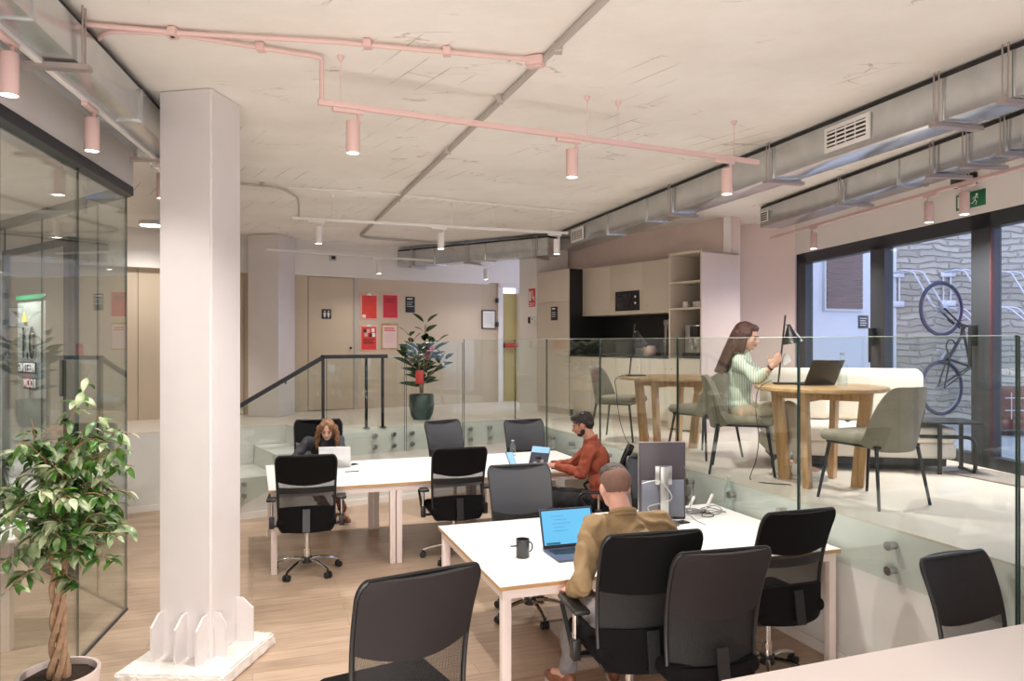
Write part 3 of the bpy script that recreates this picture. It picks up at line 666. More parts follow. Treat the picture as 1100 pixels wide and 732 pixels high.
# middle white track
k2 = make_spot('white spotlight on the rear track, left one near the rear column', 'white_metal', (0, 0, 0), 'white spotlights on the middle rear track')
MA = Vector((-2.25, 7.72, trk_z)); MH = 69.4
track('lighting_track', 'white lighting track further back across the ceiling', MA, MA + hd(MH) * 3.1, 'white_metal', [.4, 1.7, 2.2, 2.9])
def mt_(px): return on_track(px, MA, MH) - hd(MH) * .03
k2.location = mt_(345.5); k2.rotation_euler = (0, 0, rz(MH))
dup(k2, mt_(476.5), (0, 0, rz(MH)), 'white spotlight in the middle of the rear white track'); dup(k2, mt_(600.5), (0, 0, rz(MH)), 'white spotlight hanging in front of the far duct')
# rear white track near the wall
RA = Vector((BW0[0], BW0[1], 0)) + hd(BWH) * -1.9 + hd(BWH - 90) * -.80; RA.z = trk_z
track('lighting_track', 'white lighting track close to the rear wall', RA, RA + hd(BWH) * 3.7, 'white_metal', [.3, 1.9, 3.4])
for px, lb in ((407, 'small white spotlight over the red posters'), (522, 'small white spotlight over the framed notice')):
    dim(dup(k2, on_track(px, RA, BWH), (0, 0, rz(BWH)), lb, 'white spotlights by the rear wall'), .28)
# door wall track
DA = Vector((DW0[0], DW0[1], 0)) - hd(DWH) * 1.2 - hd(DWH + 90) * .42; DA.z = 3.25
track('lighting_track', 'pink lighting track over the glass doors', DA, DA + hd(DWH) * 4.0, 'pink_metal', [.5, 2.2, 3.6])
for px, lb in ((874, 'pink spotlight over the doors, furthest from the exit sign'), (998, 'pink spotlight just left of the green exit sign'), (1036, 'pink spotlight hanging in front of the green exit sign')):
    dup(k1, on_track(px, DA, DWH), (0, 0, rz(DWH)), lb, 'pink spotlights over the glass doors')
# ceiling detector
sd = thing('smoke_detector', 'small dark box fixed to the bulkhead near the middle column', 'detector', wallpt(357, 277, (BW0[0] , BW0[1] - .13), BWH), rz(BWH))
b = MB(); b.box(-.05, .05, -.05, 0, -.05, .05, bev=.006); b.obj('housing', 'conduit_grey', sd); b = MB(); b.box(-.03, .03, -.054, -.0505, -.03, .02); b.obj('grille', 'black_metal', sd)

for (x, y), lb in (((-4.0, 4.3), 'unseen spotlight added to brighten the meeting room, nearer the camera'), ((-4.6, 6.6), 'unseen spotlight added to brighten the meeting room, nearer its door')):
    dim(dup(k2, (x, y, GT + .019), (0, 0, 0), lb, 'spotlights added to brighten the meeting room'), 1.6)  # added out of view to brighten the dark glass room
cl = thing('ceiling_lamp', 'white round lamp on the ceiling left of the rear column', 'ceiling lamp', (-4.6, 9.6, CEIL - .001), 0)
b = MB(); b.cyl((0, 0, -.05), (0, 0, 0), .14, seg=28); b.obj('housing', 'white_metal', cl); b = MB(); b.cyl((0, 0, -.056), (0, 0, -.0505), .12, seg=28); b.obj('lens', 'glow', cl); spot_light('spot', cl, -.07, 60)
# ================================================================== GLASS BALUSTRADE
def standoff(parent, x, z, y=-.0, depth=.035):
    b = MB(); b.cyl((x, y - .012, z), (x, y + depth, z), .022, seg=18); b.cyl((x, y - .022, z), (x, y - .012, z), .026, seg=18)
    o = b.obj('standoff', 'steel', parent); return o
def bal_panel(name, label, base, ang, x0, x1, zb, zt, cols, group, poly=None, side=-.045, y_in=.045):
    r_ = thing(name, label, 'glass panel', base, ang, group)
    b = MB()
    if poly: b.prism(poly, -.006, .006, Matrix.Translation((0, side, 0)) @ Matrix.Rotation(R(90), 4, 'X'))
    else: b.box(x0 + .006, x1 - .006, side - .006, side + .006, zb, zt)
    b.obj('glass_sheet', 'glass', r_, smooth=False)
    if not poly:
        b = MB(); b.box(x0 + .005, x0 + .0085, side - .0062, side + .0062, zb, zt); b.obj('polished_edge', 'glass_edge', r_, smooth=False); b = MB(); b.box(x1 - .0085, x1 - .005, side - .0062, side + .0062, zb, zt)
        b.obj('polished_edge', 'glass_edge', r_, smooth=False)
        b = MB(); b.box(x0 + .006, x1 - .006, side - .0062, side + .0062, zt - .004, zt + .0005); b.obj('top_edge', M['edge_pale'], r_, smooth=False)
    for x in cols:
        for z in ((.84, .70) if not poly else ()): standoff(r_, x, z, side)
    return r_
M['edge_pale'] = mat('pale glass edge', (.45, .55, .50), .2)
ZT = 2.03
GB = 'glass balustrade panels along the platform'
aR = rz(57.5)
# rear fascia (local +X to the right, origin at the inner corner, y toward the wall)
bal_panel('balustrade_panel', 'low glass balustrade panel right of the black stair rail', tuple(C0), aR, -2.72, -1.70, .62, 1.81, (-2.1, -1.85), GB)
bal_panel('balustrade_panel', 'glass balustrade panel in front of the rubber plant', tuple(C0), aR, -1.69, -.87, .62, 1.99, (-1.60, -1.30, -.97), GB)
bal_panel('balustrade_panel', 'glass balustrade panel in front of the framed notice, at the inner corner', tuple(C0), aR, -.86, -.05, .62, ZT, (-.75, -.45, -.14), GB)
# side edge (local +X toward the camera)
aE = rz(EH + 180)
ts = [.06, 1.24, 2.74, 4.25, 5.75, 7.26, 8.76, 10.3]
lbs = ['first glass balustrade panel from the inner corner, behind the seated man in rust shirt', 'second glass balustrade panel from the inner corner, beside the kitchen cabinet', 'third glass balustrade panel from the corner, before the further cafe table',
       'glass balustrade panel in front of the woman with the phone', 'glass balustrade panel in front of the empty velvet chair', 'glass balustrade panel at the right edge of the photo', 'glass balustrade panel nearest the camera']
for a, b_, lb in zip(ts[:6], ts[1:], lbs):
    n = [a + .18, b_ - .18] if b_ - a < 1.3 else [a + .18, (a + b_) / 2, b_ - .18]
    bal_panel('balustrade_panel', lb, tuple(C0), aE, a, b_, .64, ZT, n, GB, side=-.045)
# (side +y of this frame is toward the hall) -> standoffs reach back to the fascia
# stair side
bal_panel('balustrade_panel', 'sloping glass panel along the side of the steps', tuple(C0), aR, 0, 0, 0, 0, (), GB,
          poly=[(-4.45, .05), (-3.9, .05), (-2.75, .62), (-2.75, 1.80), (-2.80, 1.80), (-4.45, .86)])
for x, z in ((-3.62, .34), (-3.62, .22), (-3.05, .66), (-3.05, .54), (-4.2, .17)):
    pass
# handrail
hr = thing('handrail', 'black metal handrail rising along the steps and level across the landing', 'handrail', tuple(C0), aR)
b = MB(); b.bar((-4.5, -.075, .845), (-2.76, -.075, 1.815), .04, .045); b.obj('sloping_rail', 'black_metal', hr)
b = MB(); b.box(-2.79, -1.955, -.095, -.055, 1.795, 1.84); b.obj('level_rail', 'black_metal', hr)
for x, z0 in ((-2.765, .66), (-2.19, .935), (-1.975, .935)):
    b = MB(); y = -.075 if x < -2.7 else .02
    b.box(x - .016, x + .016, y - .012, y + .012, z0, 1.80)
    if x > -2.7: b.box(x - .016, x + .016, -.075, .03, 1.80, 1.835); b.box(x - .035, x + .035, y - .035, y + .035, .931, .94)
    else:
        b.box(x - .016, x + .016, -.075, .0, .66, .70)
    b.obj('post', 'black_metal', hr)
for x, z in ((-3.9, 1.03), (-3.2, 1.42)):
    b = MB(); b.cyl((x, -.05, z + .09), (x, -.075, z + .12), .008, seg=8); b.obj('bracket', 'black_metal', hr)
for x, z in ((-3.62, .32), (-3.62, .20), (-3.05, .56), (-3.05, .44)):
    pass
ss = [o for o in COL.objects if o.get('label', '').startswith('sloping glass panel')][0]
for x, z in ((-3.66, .40), (-3.66, .27), (-3.05, .66), (-3.05, .53)): standoff(ss, x, z, -.045)

# ================================================================== KITCHEN  (frame KM: +X right along the fronts, +Y into the wall)
KA = rz(KH)
def kth(name, label, cat, x=0, y=0, z=0, group=None):
    p = KL + KU * x + KN * y; return thing(name, label, cat, (p.x, p.y, z), KA, group)
def kx(px): return on_line(px, (KL.x, KL.y), KH)[1]
KT = 3.045
xa, xb, xc, xd = 0.0, kx(611), kx(718.5), kx(753.5)
cw = kth('tall_cabinet', 'tall greige kitchen cabinet with a small black notice on its door', 'cabinet', 0, 0, PZ)
H = KT - PZ
b = MB(); b.box(xa + .002, xb, .02, .64, .10, H); b.box(xa + .002, xb, .06, .64, .0, .10); b.obj('carcass', 'cab', cw)
b = MB(); b.box(xb, xb + .015, .015, .64, .0, H); b.obj('side_panel', 'black', cw)
b = MB(); b.box(xa + .006, xb - .003, 0, .02, .10, H - .47, bev=.002); d_ = b.obj('door', 'cab', cw)
b = MB(); b.box(xa + .006, xb - .003, 0, .02, H - .465, H, bev=.002); b.obj('top_door', 'cab', cw)
b = MB(); b.cyl((xb - .07, -.012, .98), (xb - .07, 0, .98), .016, seg=14); b.obj('door_knob', 'cab', d_)
# upper cabinets
uc = kth('wall_cabinet', 'row of greige wall cabinets over the black splashback', 'cabinet', 0, 0, PZ)
UZ = 1.435
def ku(px, y):
    o = KL + KN * y; return on_line(px, (o.x, o.y), KH)[1]
x0u, x1u = xb + .02, xc - .004; UY = .235
b = MB(); b.box(x0u, x1u, UY + .02, .64, UZ, H); b.obj('carcass', 'cab', uc)
xm1, xm2 = ku(655, UY), ku(690.5, UY)
for i, (p, q_, z0, z1) in enumerate(((x0u, xm1, UZ, H), (xm1, xm2, H - .46, H), (xm1, xm2, UZ, UZ + .01), (xm2, x1u, UZ, H))):
    if i == 2: continue
    b = MB(); b.box(p + .002, q_ - .002, UY, UY + .02, z0, z1, bev=.002); dd = b.obj('door', 'cab', uc)
    if i in (0, 3):
        b = MB(); kx_ = q_ - .08 if i == 0 else p + .08; b.cyl((kx_, UY - .012, UZ + .10), (kx_, UY, UZ + .10), .014, seg=14); b.obj('door_knob', 'cab', dd)
b = MB(); b.box(xm1 + .002, xm2 - .002, UY + .004, UY + .02, UZ, H - .465); b.obj('infill_panel', 'cab', uc)
mw = kth('microwave', 'black built-in microwave with two white dials', 'microwave', ku(674, UY), UY, 2.545); mw.scale = (.8, 1, .85)
M['dark_glass'] = mat('dark oven glass', (.02, .02, .022), .08)
b = MB(); b.box(-.29, .29, -.012, .004, -.155, .155, bev=.003); b.obj('housing', 'black_plastic', mw)
b = MB(); b.box(-.25, .12, -.017, -.011, -.10, .11, bev=.002); b.obj('door_glass', 'dark_glass', mw)
for z in (.06, -.04): b = MB(); b.cyl((.21, -.022, z), (.21, -.012, z), .018, seg=16); b.obj('dial', 'paper', mw)
# base units with worktop and splashback
bs = kth('base_cabinet', 'run of greige kitchen base cabinets under the black worktop', 'cabinet', 0, 0, PZ)
b = MB(); b.box(xb + .02, xc - .004, .02, .62, .10, .86); b.box(xb + .02, xc - .004, .06, .62, 0, .10); b.obj('carcass', 'cab', bs)
nb = 4
for i in range(nb):
    p = xb + .02 + (xc - xb - .024) * i / nb; q_ = xb + .02 + (xc - xb - .024) * (i + 1) / nb
    b = MB(); b.box(p + .003, q_ - .003, 0, .02, .10, .855, bev=.002); dd = b.obj('door', 'cab', bs)
    b = MB(); b.cyl((q_ - .06, -.012, .74), (q_ - .06, 0, .74), .014, seg=14); b.obj('door_knob', 'cab', dd)
wt = kth('worktop', 'thin black kitchen worktop between the tall units', 'worktop', 0, 0, PZ)
b = MB(); b.box(xb + .02, xc - .004, -.005, .62, .862, .885); b.obj('slab', 'black', wt)
spb = kth('splashback', 'matt black kitchen splashback panel behind the worktop', 'splashback', 0, 0, PZ)
b = MB(); b.box(xb + .02, xc - .004, .62, .64, .886, UZ - .002); b.obj('panel', 'black', spb)
# tall open shelf unit
tu = kth('shelf_unit', 'tall open greige shelving unit with a closed lower door', 'shelf unit', 0, 0, PZ)
b = MB(); b.box(xc, xc + .02, 0, .64, 0, H); b.obj('side_panel', 'cab', tu)
b = MB(); b.box(xd - .02, xd, 0, .68, 0, H + .02); b.obj('side_panel', 'cab_pink', tu)
b = MB(); b.box(xc + .02, xd - .02, .62, .64, 0, H); b.obj('back_panel', mat('dark taupe board', (.12, .085, .075), .6), tu)
b = MB(); b.box(xc, xd, 0, .64, H, H + .022); b.obj('top_panel', 'cab', tu)
zs = [E - (y - HY) * 8.95 / F - PZ for y in (302, 330.5)] + [.865]
for i, z in enumerate(zs): b = MB(); b.box(xc + .02, xd - .02, 0.004, .62, z - .02, z); b.obj('shelf', 'cab', tu)
b = MB(); b.box(xc + .004, xd - .022, -.02, 0, .02, .85, bev=.002); dd = b.obj('door', 'cab', tu)
b = MB(); b.cyl((xc + .06, -.032, .74), (xc + .06, -.02, .74), .014, seg=14); b.obj('door_knob', 'cab', dd)
# mugs on the shelf
M['mug_white'] = mat('glazed white', (.75, .72, .7), .25); M['mug_dark'] = mat('glazed dark grey', (.05, .05, .055), .25)
def mug(name, label, loc, rot, mname, h=.095, r_=.04, group=None, handle_side=1):
    t = thing(name, label, 'mug', loc, rot, group)
    b = MB(); b.lathe([(0, 0), (r_ * .9, 0), (r_, .006), (r_, h), (r_ - .004, h), (r_ - .005, .01), (0, .008)], seg=28); bo = b.obj('cup', mname, t)
    b = MB(); b.tube([(r_ * .95 + .026 * math.sin(a), 0, h * .52 - .030 * math.cos(a)) for a in [math.pi * k / 10 for k in range(11)]], .0048, 8); b.obj('handle', mname, t); return t
xs_ = (xc + xd) / 2
for i, (dx_, lb) in enumerate(((-.10, 'white cup at the left of the three on the open kitchen shelf'), (.02, 'middle cup of the three on the open kitchen shelf'), (.11, 'right hand cup of the three on the open kitchen shelf'))):
    p = KL + KU * (xs_ + dx_) + KN * (.12 + .05 * (i % 2)); mug('mug', lb, (p.x, p.y, PZ + zs[1]), KA + 1.5 + i, 'mug_white', .075, .036, 'cups on the kitchen shelf')
for i, dx_ in enumerate((-.06, .07)):
    p = KL + KU * (xs_ + dx_) + KN * .30; mug('mug', ('dark mug behind the white cups, left', 'dark mug behind the white cups, right')[i], (p.x, p.y, PZ + zs[1]), KA + 2 + i, 'mug_dark', .10, .04, 'dark mugs on the kitchen shelf')
cm = kth('coffee_machine', 'tall black and steel coffee machine inside the open shelf unit', 'coffee machine', xs_ + .02, .26, PZ + zs[2])
b = MB(); b.box(-.11, .12, -.16, .2, .0, .40, bev=.01); b.obj('body', 'steel', cm)
b = MB(); b.box(-.115, .125, -.20, .18, .0, .07, bev=.006); b.obj('drip_tray', 'black_plastic', cm)
b = MB(); b.box(-.02, .125, -.175, -.155, .26, .39, bev=.004); b.obj('display', 'dark_glass', cm)
b = MB(); b.box(0, .06, -.215, -.155, .15, .25, bev=.006); b.cyl((.03, -.19, .11), (.03, -.19, .15), .012, seg=10); b.obj('spout', 'chrome', cm)
b = MB(); b.box(-.16, -.118, -.12, .16, 0, .33, bev=.01); b.obj('water_tank', 'dark_glass', cm)
# tap-like dispenser and hooks on the splashback, things on the worktop
tp = kth('water_tap', 'square grey kitchen tap standing against the black splashback', 'tap', kx(690), .50, PZ + .886)
b = MB(); b.box(-.09, -.045, -.02, .02, 0, .44, bev=.004); b.obj('post', 'steel', tp)
b = MB(); b.box(-.10, .12, -.025, .025, .40, .47, bev=.004); b.obj('arm', 'steel', tp)
b = MB(); b.bar((-.02, -.03, .40), (.20, -.03, .05), .035, .012); b.obj('hose', 'conduit_grey', tp)
b = MB(); b.box(.08, .12, -.02, .02, .28, .40, bev=.004); b.obj('outlet', 'steel', tp)
for i, (px, py) in enumerate(((709.5, 349.5), (714, 349.5), (710, 353.5), (710.5, 357))):
    x = kx(px) * 1.0; z = E - (py - HY) * 9.45 / F
    h_ = kth('wall_hook', ('small white wall hook, upper left of four on the splashback', 'small white wall hook, upper right of four on the splashback', 'small white wall hook, third of four on the splashback', 'small white wall hook, lowest of four on the splashback')[i], 'hook', x + .03, .62, z, 'white hooks on the splashback')
    b = MB(); b.box(-.018, .018, -.018, 0, -.016, .016, bev=.003); b.obj('plate', 'mug_white', h_)
def kobj(px, y): return KL + KU * kx(px) + KN * y
M['pale_glass'] = glass('bottle glass', (.90, .945, .93), 1.8)
M['biscuit'] = mat('yellow card', (.62, .46, .16), .6); M['blush_ceramic'] = mat('blush ceramic', (.60, .42, .37), .35)
p = kobj(683, .25); bx = thing('box', 'small yellow box modelled from a reflection, on the kitchen worktop', 'box', (p.x, p.y, PZ + .886), KA); b = MB(); b.box(-.07, .07, -.05, .05, 0, .10, bev=.004); b.obj('carton', 'biscuit', bx); b = MB(); b.box(-.071, .071, -.051, .051, .101, .112, bev=.003); b.obj('lid', 'biscuit', bx)  # yellow reflection above the worktop, built as a carton
p = kobj(692, .12); b = MB(); b.lathe([(0, 0), (.05, 0), (.075, .045), (.07, .10), (.045, .13), (.04, .125), (.06, .095), (0, .02)]); o = b.obj('reflection_vase', 'blush_ceramic', loc=(p.x, p.y, PZ + .886)); tag(o, 'round blush pot modelled from a reflection, on the kitchen worktop', 'pot')  # pinkish reflection given the shape of a pot
def bottle(label, loc, h=.27, r_=.036, m='pale_glass', group=None, cap='steel', name='bottle'):
    t = thing(name, label, 'bottle', loc, 0, group)
    b = MB(); b.lathe([(0, 0), (r_, 0), (r_, h * .62), (r_ * .45, h * .80), (r_ * .40, h * .93), (r_ * .46, h * .95)], seg=24); b.obj('glass_body', m, t)
    b = MB(); b.lathe([(0, h * .95), (r_ * .5, h * .95), (r_ * .5, h), (0, h)], seg=16); b.obj('cap', cap, t); return t
p = kobj(703, .18); bottle('green glass bottle modelled from a reflection, on the kitchen worktop', (p.x, p.y, PZ + .886), .20, .045)  # bottle shape put in for a reflection
for i, px in enumerate((668, 673, 677)):
    p = kobj(px, .28); b = MB(); b.lathe([(0, 0), (.028, 0), (.034, .10), (.031, .10), (.026, .006), (0, .006)], seg=18); o = b.obj('drinking_glass', 'pale_glass', loc=(p.x, p.y, PZ + .886)); tag(o, ('left', 'middle', 'right')[i] + ' one of three small glasses on the kitchen worktop', 'glass', 'glasses on the worktop')

# ================================================================== SIGNS AND PAPERS ON THE WALLS
def on_rear(name, label, cat, px, py, group=None, off=-.002):
    p = wallpt(px, py, BW0, BWH); p = p + hd(BWH - 90) * off; return thing(name, label, cat, tuple(p), rz(BWH), group)
M['poster_red'] = mat('red print', (.72, .055, .04), .5, var=.12, vscale=9); M['poster_crimson'] = mat('crimson print', (.60, .035, .055), .5)
M['poster_pink'] = mat('pink print', (.78, .58, .55), .55); M['pinkish'] = mat('pink clipboard', (.78, .42, .38), .5)
M['sign_black'] = mat('black sign', (.02, .018, .025), .5)
wpx = 12.2 / F * 1.02
def lines(parent, m, n, w_, z_top, dz, y=-.004, x0=None, h=.008, jit=.3, name='printed_lines'):
    b = MB()
    for i in range(n):
        ww = w_ * (1 - jit * random.random()); a = -w_ / 2 if x0 is None else x0
        b.box(a, a + ww, y - .0012, y, z_top - i * dz - h, z_top - i * dz)
    return b.obj(name, m, parent, smooth=False)
for k, (px, py, lb, m) in enumerate(((396.5, 329.5, 'red poster on a pink clipboard, upper left of the four on the rear wall', 'poster_red'), (419, 329, 'crimson poster without a clip, upper right of the four', 'poster_crimson'),
                        (396, 363, 'red poster with a photo collage, lower left of the four', 'poster_red'), (418.5, 361.5, 'pale pink printed poster, lower right of the four', 'poster_pink'))):
    t = on_rear('poster', lb, 'poster', px, py, 'posters on the rear wall')
    w_, h_ = .30, .42
    b = MB(); b.box(-w_ / 2, w_ / 2, -.006, 0, -h_ / 2, h_ / 2, bev=.002); b.obj('board', 'pinkish' if k != 3 else 'oak_top', t)
    b = MB(); b.box(-w_ / 2 + .025, w_ / 2 - .025, -.009, -.0065, -h_ / 2 + .02, h_ / 2 - .035); b.obj('print', m, t)
    if k in (0, 2): b = MB(); b.prism([(-.05, 0), (.05, 0), (.02, .035), (-.02, .035)], -.003, .003, Matrix.Translation((0, -.014, h_ / 2 - .035)) @ Matrix.Rotation(R(90), 4, 'X')); b.obj('clip', 'paper', t)
    if k == 0: lines(t, M['poster_crimson'], 3, .18, .10, .022, -.0095); b = MB(); b.box(-.12, -.06, -.0105, -.0095, -.18, -.13); b.obj('paper_corner', 'paper', t)
    if k == 1: lines(t, M['maroon'], 3, .18, .12, .025, -.0095)
    if k == 2:
        for i, (cx_, cz_, cm_) in enumerate(((-.07, .11, 'maroon'), (-.01, .11, 'blush_ceramic'), (.07, .12, 'paper'), (-.05, .05, 'blush_ceramic'), (.03, .04, 'maroon'), (.08, .045, 'paper'))):
            b = MB(); b.box(cx_ - .026, cx_ + .026, -.011, -.0095, cz_ - .03, cz_ + .03); b.obj('photo', cm_, t)
        lines(t, M['maroon'], 3, .2, -.02, .03, -.0095, h=.014)
    if k == 3: lines(t, M['poster_crimson'], 2, .2, .14, .035, -.0095, h=.018); lines(t, M['blush_ceramic'], 7, .2, .04, .022, -.0095, h=.004, name='small_print')
t = on_rear('restroom_sign', 'small square black restroom sign with white figures on the beige door', 'sign', 350.5, 337.5, off=-.008)
b = MB(); b.box(-.075, .075, -.004, 0, -.075, .075, bev=.002); b.obj('plate', 'sign_black', t)
for x in (-.03, .03):
    b = MB(); b.ell((x, -.006, .04), (.012, .002, .012)); b.prism([(x - .022, .018), (x + .022, .018), (x + .008, -.055), (x - .008, -.055)], -.001, .001, Matrix.Translation((0, -.006, 0)) @ Matrix.Rotation(R(90), 4, 'X')); b.obj('pictogram', 'paper', t)
t = on_rear('notice', 'black notice with white print right of the red posters', 'notice', 440.5, 327.5)
b = MB(); b.box(-.085, .085, -.004, 0, -.13, .13, bev=.001); b.obj('sheet', 'sign_black', t); lines(t, M['paper'], 1, .12, .105, .02, -.0045, h=.02, name='heading'); lines(t, M['lilac'], 3, .13, .045, .035, -.0045, h=.008)
t = on_rear('tag', 'small red sheet made for a reflection, on the wall behind the rubber plant', 'notice', 461, 377)  # sheet stands in for a red reflection at the plant
b = MB(); b.box(-.07, .07, -.004, 0, -.12, .12, bev=.001); b.obj('sheet', 'poster_crimson', t); lines(t, M['poster_pink'], 4, .1, .09, .04, -.0045, h=.01)
# framed notice
pp = A1 + sdir.normalized() * (sl * .45) ; dpt = pp.y
t = thing('framed_notice', 'white notice in a thin black frame left of the yellow door', 'picture frame', (pp.x, pp.y - .004, E - (343.5 - HY) * dpt / F), rz(sh))
b = MB(); b.box(-.13, .13, -.02, 0, -.165, .165, bev=.002); b.obj('frame', 'black_metal', t); b = MB(); b.box(-.112, .112, -.0225, -.0205, -.147, .147); b.obj('paper', 'paper', t); lines(t, M['conduit_grey'], 8, .16, .10, .024, -.0228, h=.004)
# pier: fire sign, thermostat, switch (front face of the pier)
def on_k(name, label, cat, px, py, off=0):
    x = kx(px); d_ = (KL + KU * x).y; return kth(name, label, cat, x, off - .001, E - (py - HY) * d_ / F)
t = on_k('fire_sign', 'red and white fire equipment sign on the white pier', 'sign', 571.5, 320)
b = MB(); b.box(-.085, .085, -.004, 0, -.14, .14, bev=.001); b.obj('plate', 'red', t); b = MB(); b.box(-.07, -.02, -.0055, -.0042, -.05, .10); b.box(.01, .03, -.0055, -.0042, -.02, .11); b.box(.045, .065, -.0055, -.0042, -.05, .02); b.obj('symbol', 'paper', t); lines(t, M['paper'], 2, .14, -.08, .03, -.0045, h=.012)
t = on_k('intercom', 'white and black entry panel on the pier below the fire sign', 'control panel', 571.5, 344)
b = MB(); b.box(-.02, .085, -.02, 0, -.05, .05, bev=.005); b.obj('housing', 'mug_white', t); b = MB(); b.box(-.085, -.03, -.02, 0, -.05, .05, bev=.005); b.obj('reader', 'black_plastic', t); b = MB(); b.cyl((.03, -.024, .01), (.03, -.02, .01), .01); b.obj('button', 'black_plastic', t)
t = on_k('call_point', 'small round white unit on the pier above the glass', 'control panel', 570.5, 370)
b = MB(); b.cyl((0, -.03, 0), (0, 0, 0), .045, .05, seg=20); b.obj('housing', 'mug_white', t); b = MB(); b.cyl((0, -.034, 0), (0, -.03, 0), .02); b.obj('button', 'paper', t)
t = on_k('notice', 'small black notice on the tall kitchen cabinet', 'notice', 595.5, 337, -.0)
b = MB(); b.box(-.08, .08, -.004, 0, -.10, .10, bev=.001); b.obj('sheet', 'sign_black', t); lines(t, M['paper'], 1, .10, .08, .02, -.0045, h=.02, name='heading'); lines(t, M['lilac'], 3, .11, .02, .03, -.0045, h=.008)
# exit sign and detector on the door wall
def on_door(name, label, cat, px, py, off=-.001):
    q_, _ = on_line(px, DW0, DWH); p = Vector((q_.x, q_.y, E - (py - HY) * q_.y / F)) - hd(DWH + 90) * -off * -1
    return thing(name, label, cat, tuple(p), rz(DWH + 180))
t = on_door('exit_sign', 'green emergency exit sign with running figure above the glass doors', 'sign', 1043, 215, -.002)
b = MB(); t.scale = (.8, 1, .72); b.box(-.21, .21, -.012, 0, -.095, .095, bev=.002); b.obj('plate', 'green', t)
b = MB(); b.box(-.18, -.02, -.0145, -.0122, -.07, .07); b.obj('panel', 'paper', t)
b = MB()
for p_, q_, r_ in (((.10, .045), (.10, .045), .016), ((.09, .03), (.07, -.015), .011), ((.07, -.015), (.10, -.035), .009), ((.10, -.035), (.085, -.075), .008), ((.07, -.015), (.045, -.045), .009), ((.045, -.045), (.015, -.045), .008), ((.09, .022), (.125, .005), .007), ((.088, .025), (.055, .02), .007), ((.055, .02), (.04, -.0), .006)):
    if p_ == q_: b.cyl((p_[0], -.0145, p_[1]), (p_[0], -.0122, p_[1]), r_)
    else: b.bar((p_[0], -.0133, p_[1]), (q_[0], -.0133, q_[1]), r_, .002, up=(0, 1, 0))
b.obj('running_figure', 'paper', t)
t = on_door('detector', 'black box fixed above the exit sign', 'detector', 1040, 194, -.002)
b = MB(); b.box(-.11, .11, -.09, 0, -.055, .055, bev=.008); b.obj('housing', 'black_plastic', t); b = MB(); b.box(-.09, .09, -.094, -.0905, -.04, .02, bev=.001); b.obj('lens', 'dark_glass', t)

# ================================================================== COURTYARD THINGS
M['rack'] = mat('galvanised rack tube', (.72, .72, .78), .35, metal=.5); M['tyre'] = mat('dark blue tyre', (.03, .035, .09), .7); M['bike_black'] = mat('black bicycle paint', (.015, .018, .022), .35)
def rack(label, px, ztop, y=10.28, s=1.0):
    x = (px - CX) / F * y
    t = thing('bicycle_rack', label, 'bicycle rack', (x, y, ztop), 0, 'bicycle racks on the courtyard wall')
    b = MB(); b.tube(arc([(-.1, 0, -.42), (-.1, 0, 0), (0.02, -.10, .03), (.13, -.12, 0), (.30, -.30, -.48), (.52, -.42, -.50), (.66, -.5, -.66)], 5, .25), .013, 8); b.obj('rail', 'rack', t)
    b = MB(); b.tube(arc([(.0, 0, -.42), (.0, 0, 0), (.14, -.10, .03), (.26, -.12, 0), (.44, -.30, -.48), (.64, -.42, -.50), (.76, -.5, -.70)], 5, .25), .013, 8); b.obj('rail', 'rack', t)
    b = MB(); b.box(-.14, .06, -.02, .015, -.46, -.38, bev=.004); b.box(-.14, .06, -.02, .015, -.06, .0, bev=.004); b.obj('bracket', 'rack', t)
    return t
rack('left hand wall bicycle rack, beside the white render', 966, 2.93)
rack('wall bicycle rack above the bicycle wheel', 1021, 2.94)
rack('wall bicycle rack seen through the right hand pane', 1070, 2.92)
bk = thing('bicycle', 'black bicycle hanging upright by its front wheel from the courtyard rack', 'bicycle', D(1011, 371, 9.72), R(18))
def wheel(z, name='wheel'):
    b = MB(); b.tube([(.335 * math.cos(a), 0, z + .335 * math.sin(a)) for a in [2 * math.pi * k / 40 for k in range(40)]], .024, 8, closed=True); wo = b.obj(name, 'tyre', bk)
    b = MB()
    for k in range(20): a = 2 * math.pi * k / 20; b.cyl((0, .02 * (-1) ** k, z), (.32 * math.cos(a + .15), 0, z + .32 * math.sin(a + .15)), .0022, seg=4)
    b.cyl((0, -.04, z), (0, .04, z), .022, seg=10); b.obj('spokes', 'steel', wo)
    b = MB(); b.tube([(.308 * math.cos(a), 0, z + .308 * math.sin(a)) for a in [2 * math.pi * k / 40 for k in range(40)]], .008, 6, closed=True); b.obj('rim', 'steel', wo)
wheel(.47); wheel(-.55)
b = MB()
fork, head, bb, rear, seatt = Vector((0, 0, .47)), Vector((.32, 0, .20)), Vector((.12, 0, -.18)), Vector((0, 0, -.55)), Vector((.50, 0, -.28))
for p_, q_, r_ in ((Vector((.36, 0, .14)), bb, .020), (Vector((.36, 0, .24)), seatt, .018), (bb, seatt, .018)): b.cyl(p_, q_, r_, seg=10)
b.cyl((.34, 0, .10), (.38, 0, .27), .024, seg=10)
for s_ in (-.05, .05): b.cyl((bb.x, s_ * .5, bb.z), (0, s_, -.55), .011, seg=8); b.cyl((seatt.x, s_ * .4, seatt.z), (0, s_, -.55), .010, seg=8)
b.obj('frame', 'bike_black', bk)
b = MB()
for s_ in (-.05, .05): b.cyl((.36, s_ * .8, .22), (0, s_, .47), .012, seg=8)
b.obj('fork', 'bike_black', bk)
b = MB(); b.tube([(.42, -.28, .34), (.46, -.2, .26), (.42, 0, .25), (.46, .2, .26), (.42, .28, .34)], .012, 8); b.obj('handlebar', 'bike_black', bk)
b = MB(); b.ell((.60, 0, -.31), (.05, .07, .13)); b.obj('saddle', 'bike_black', bk)
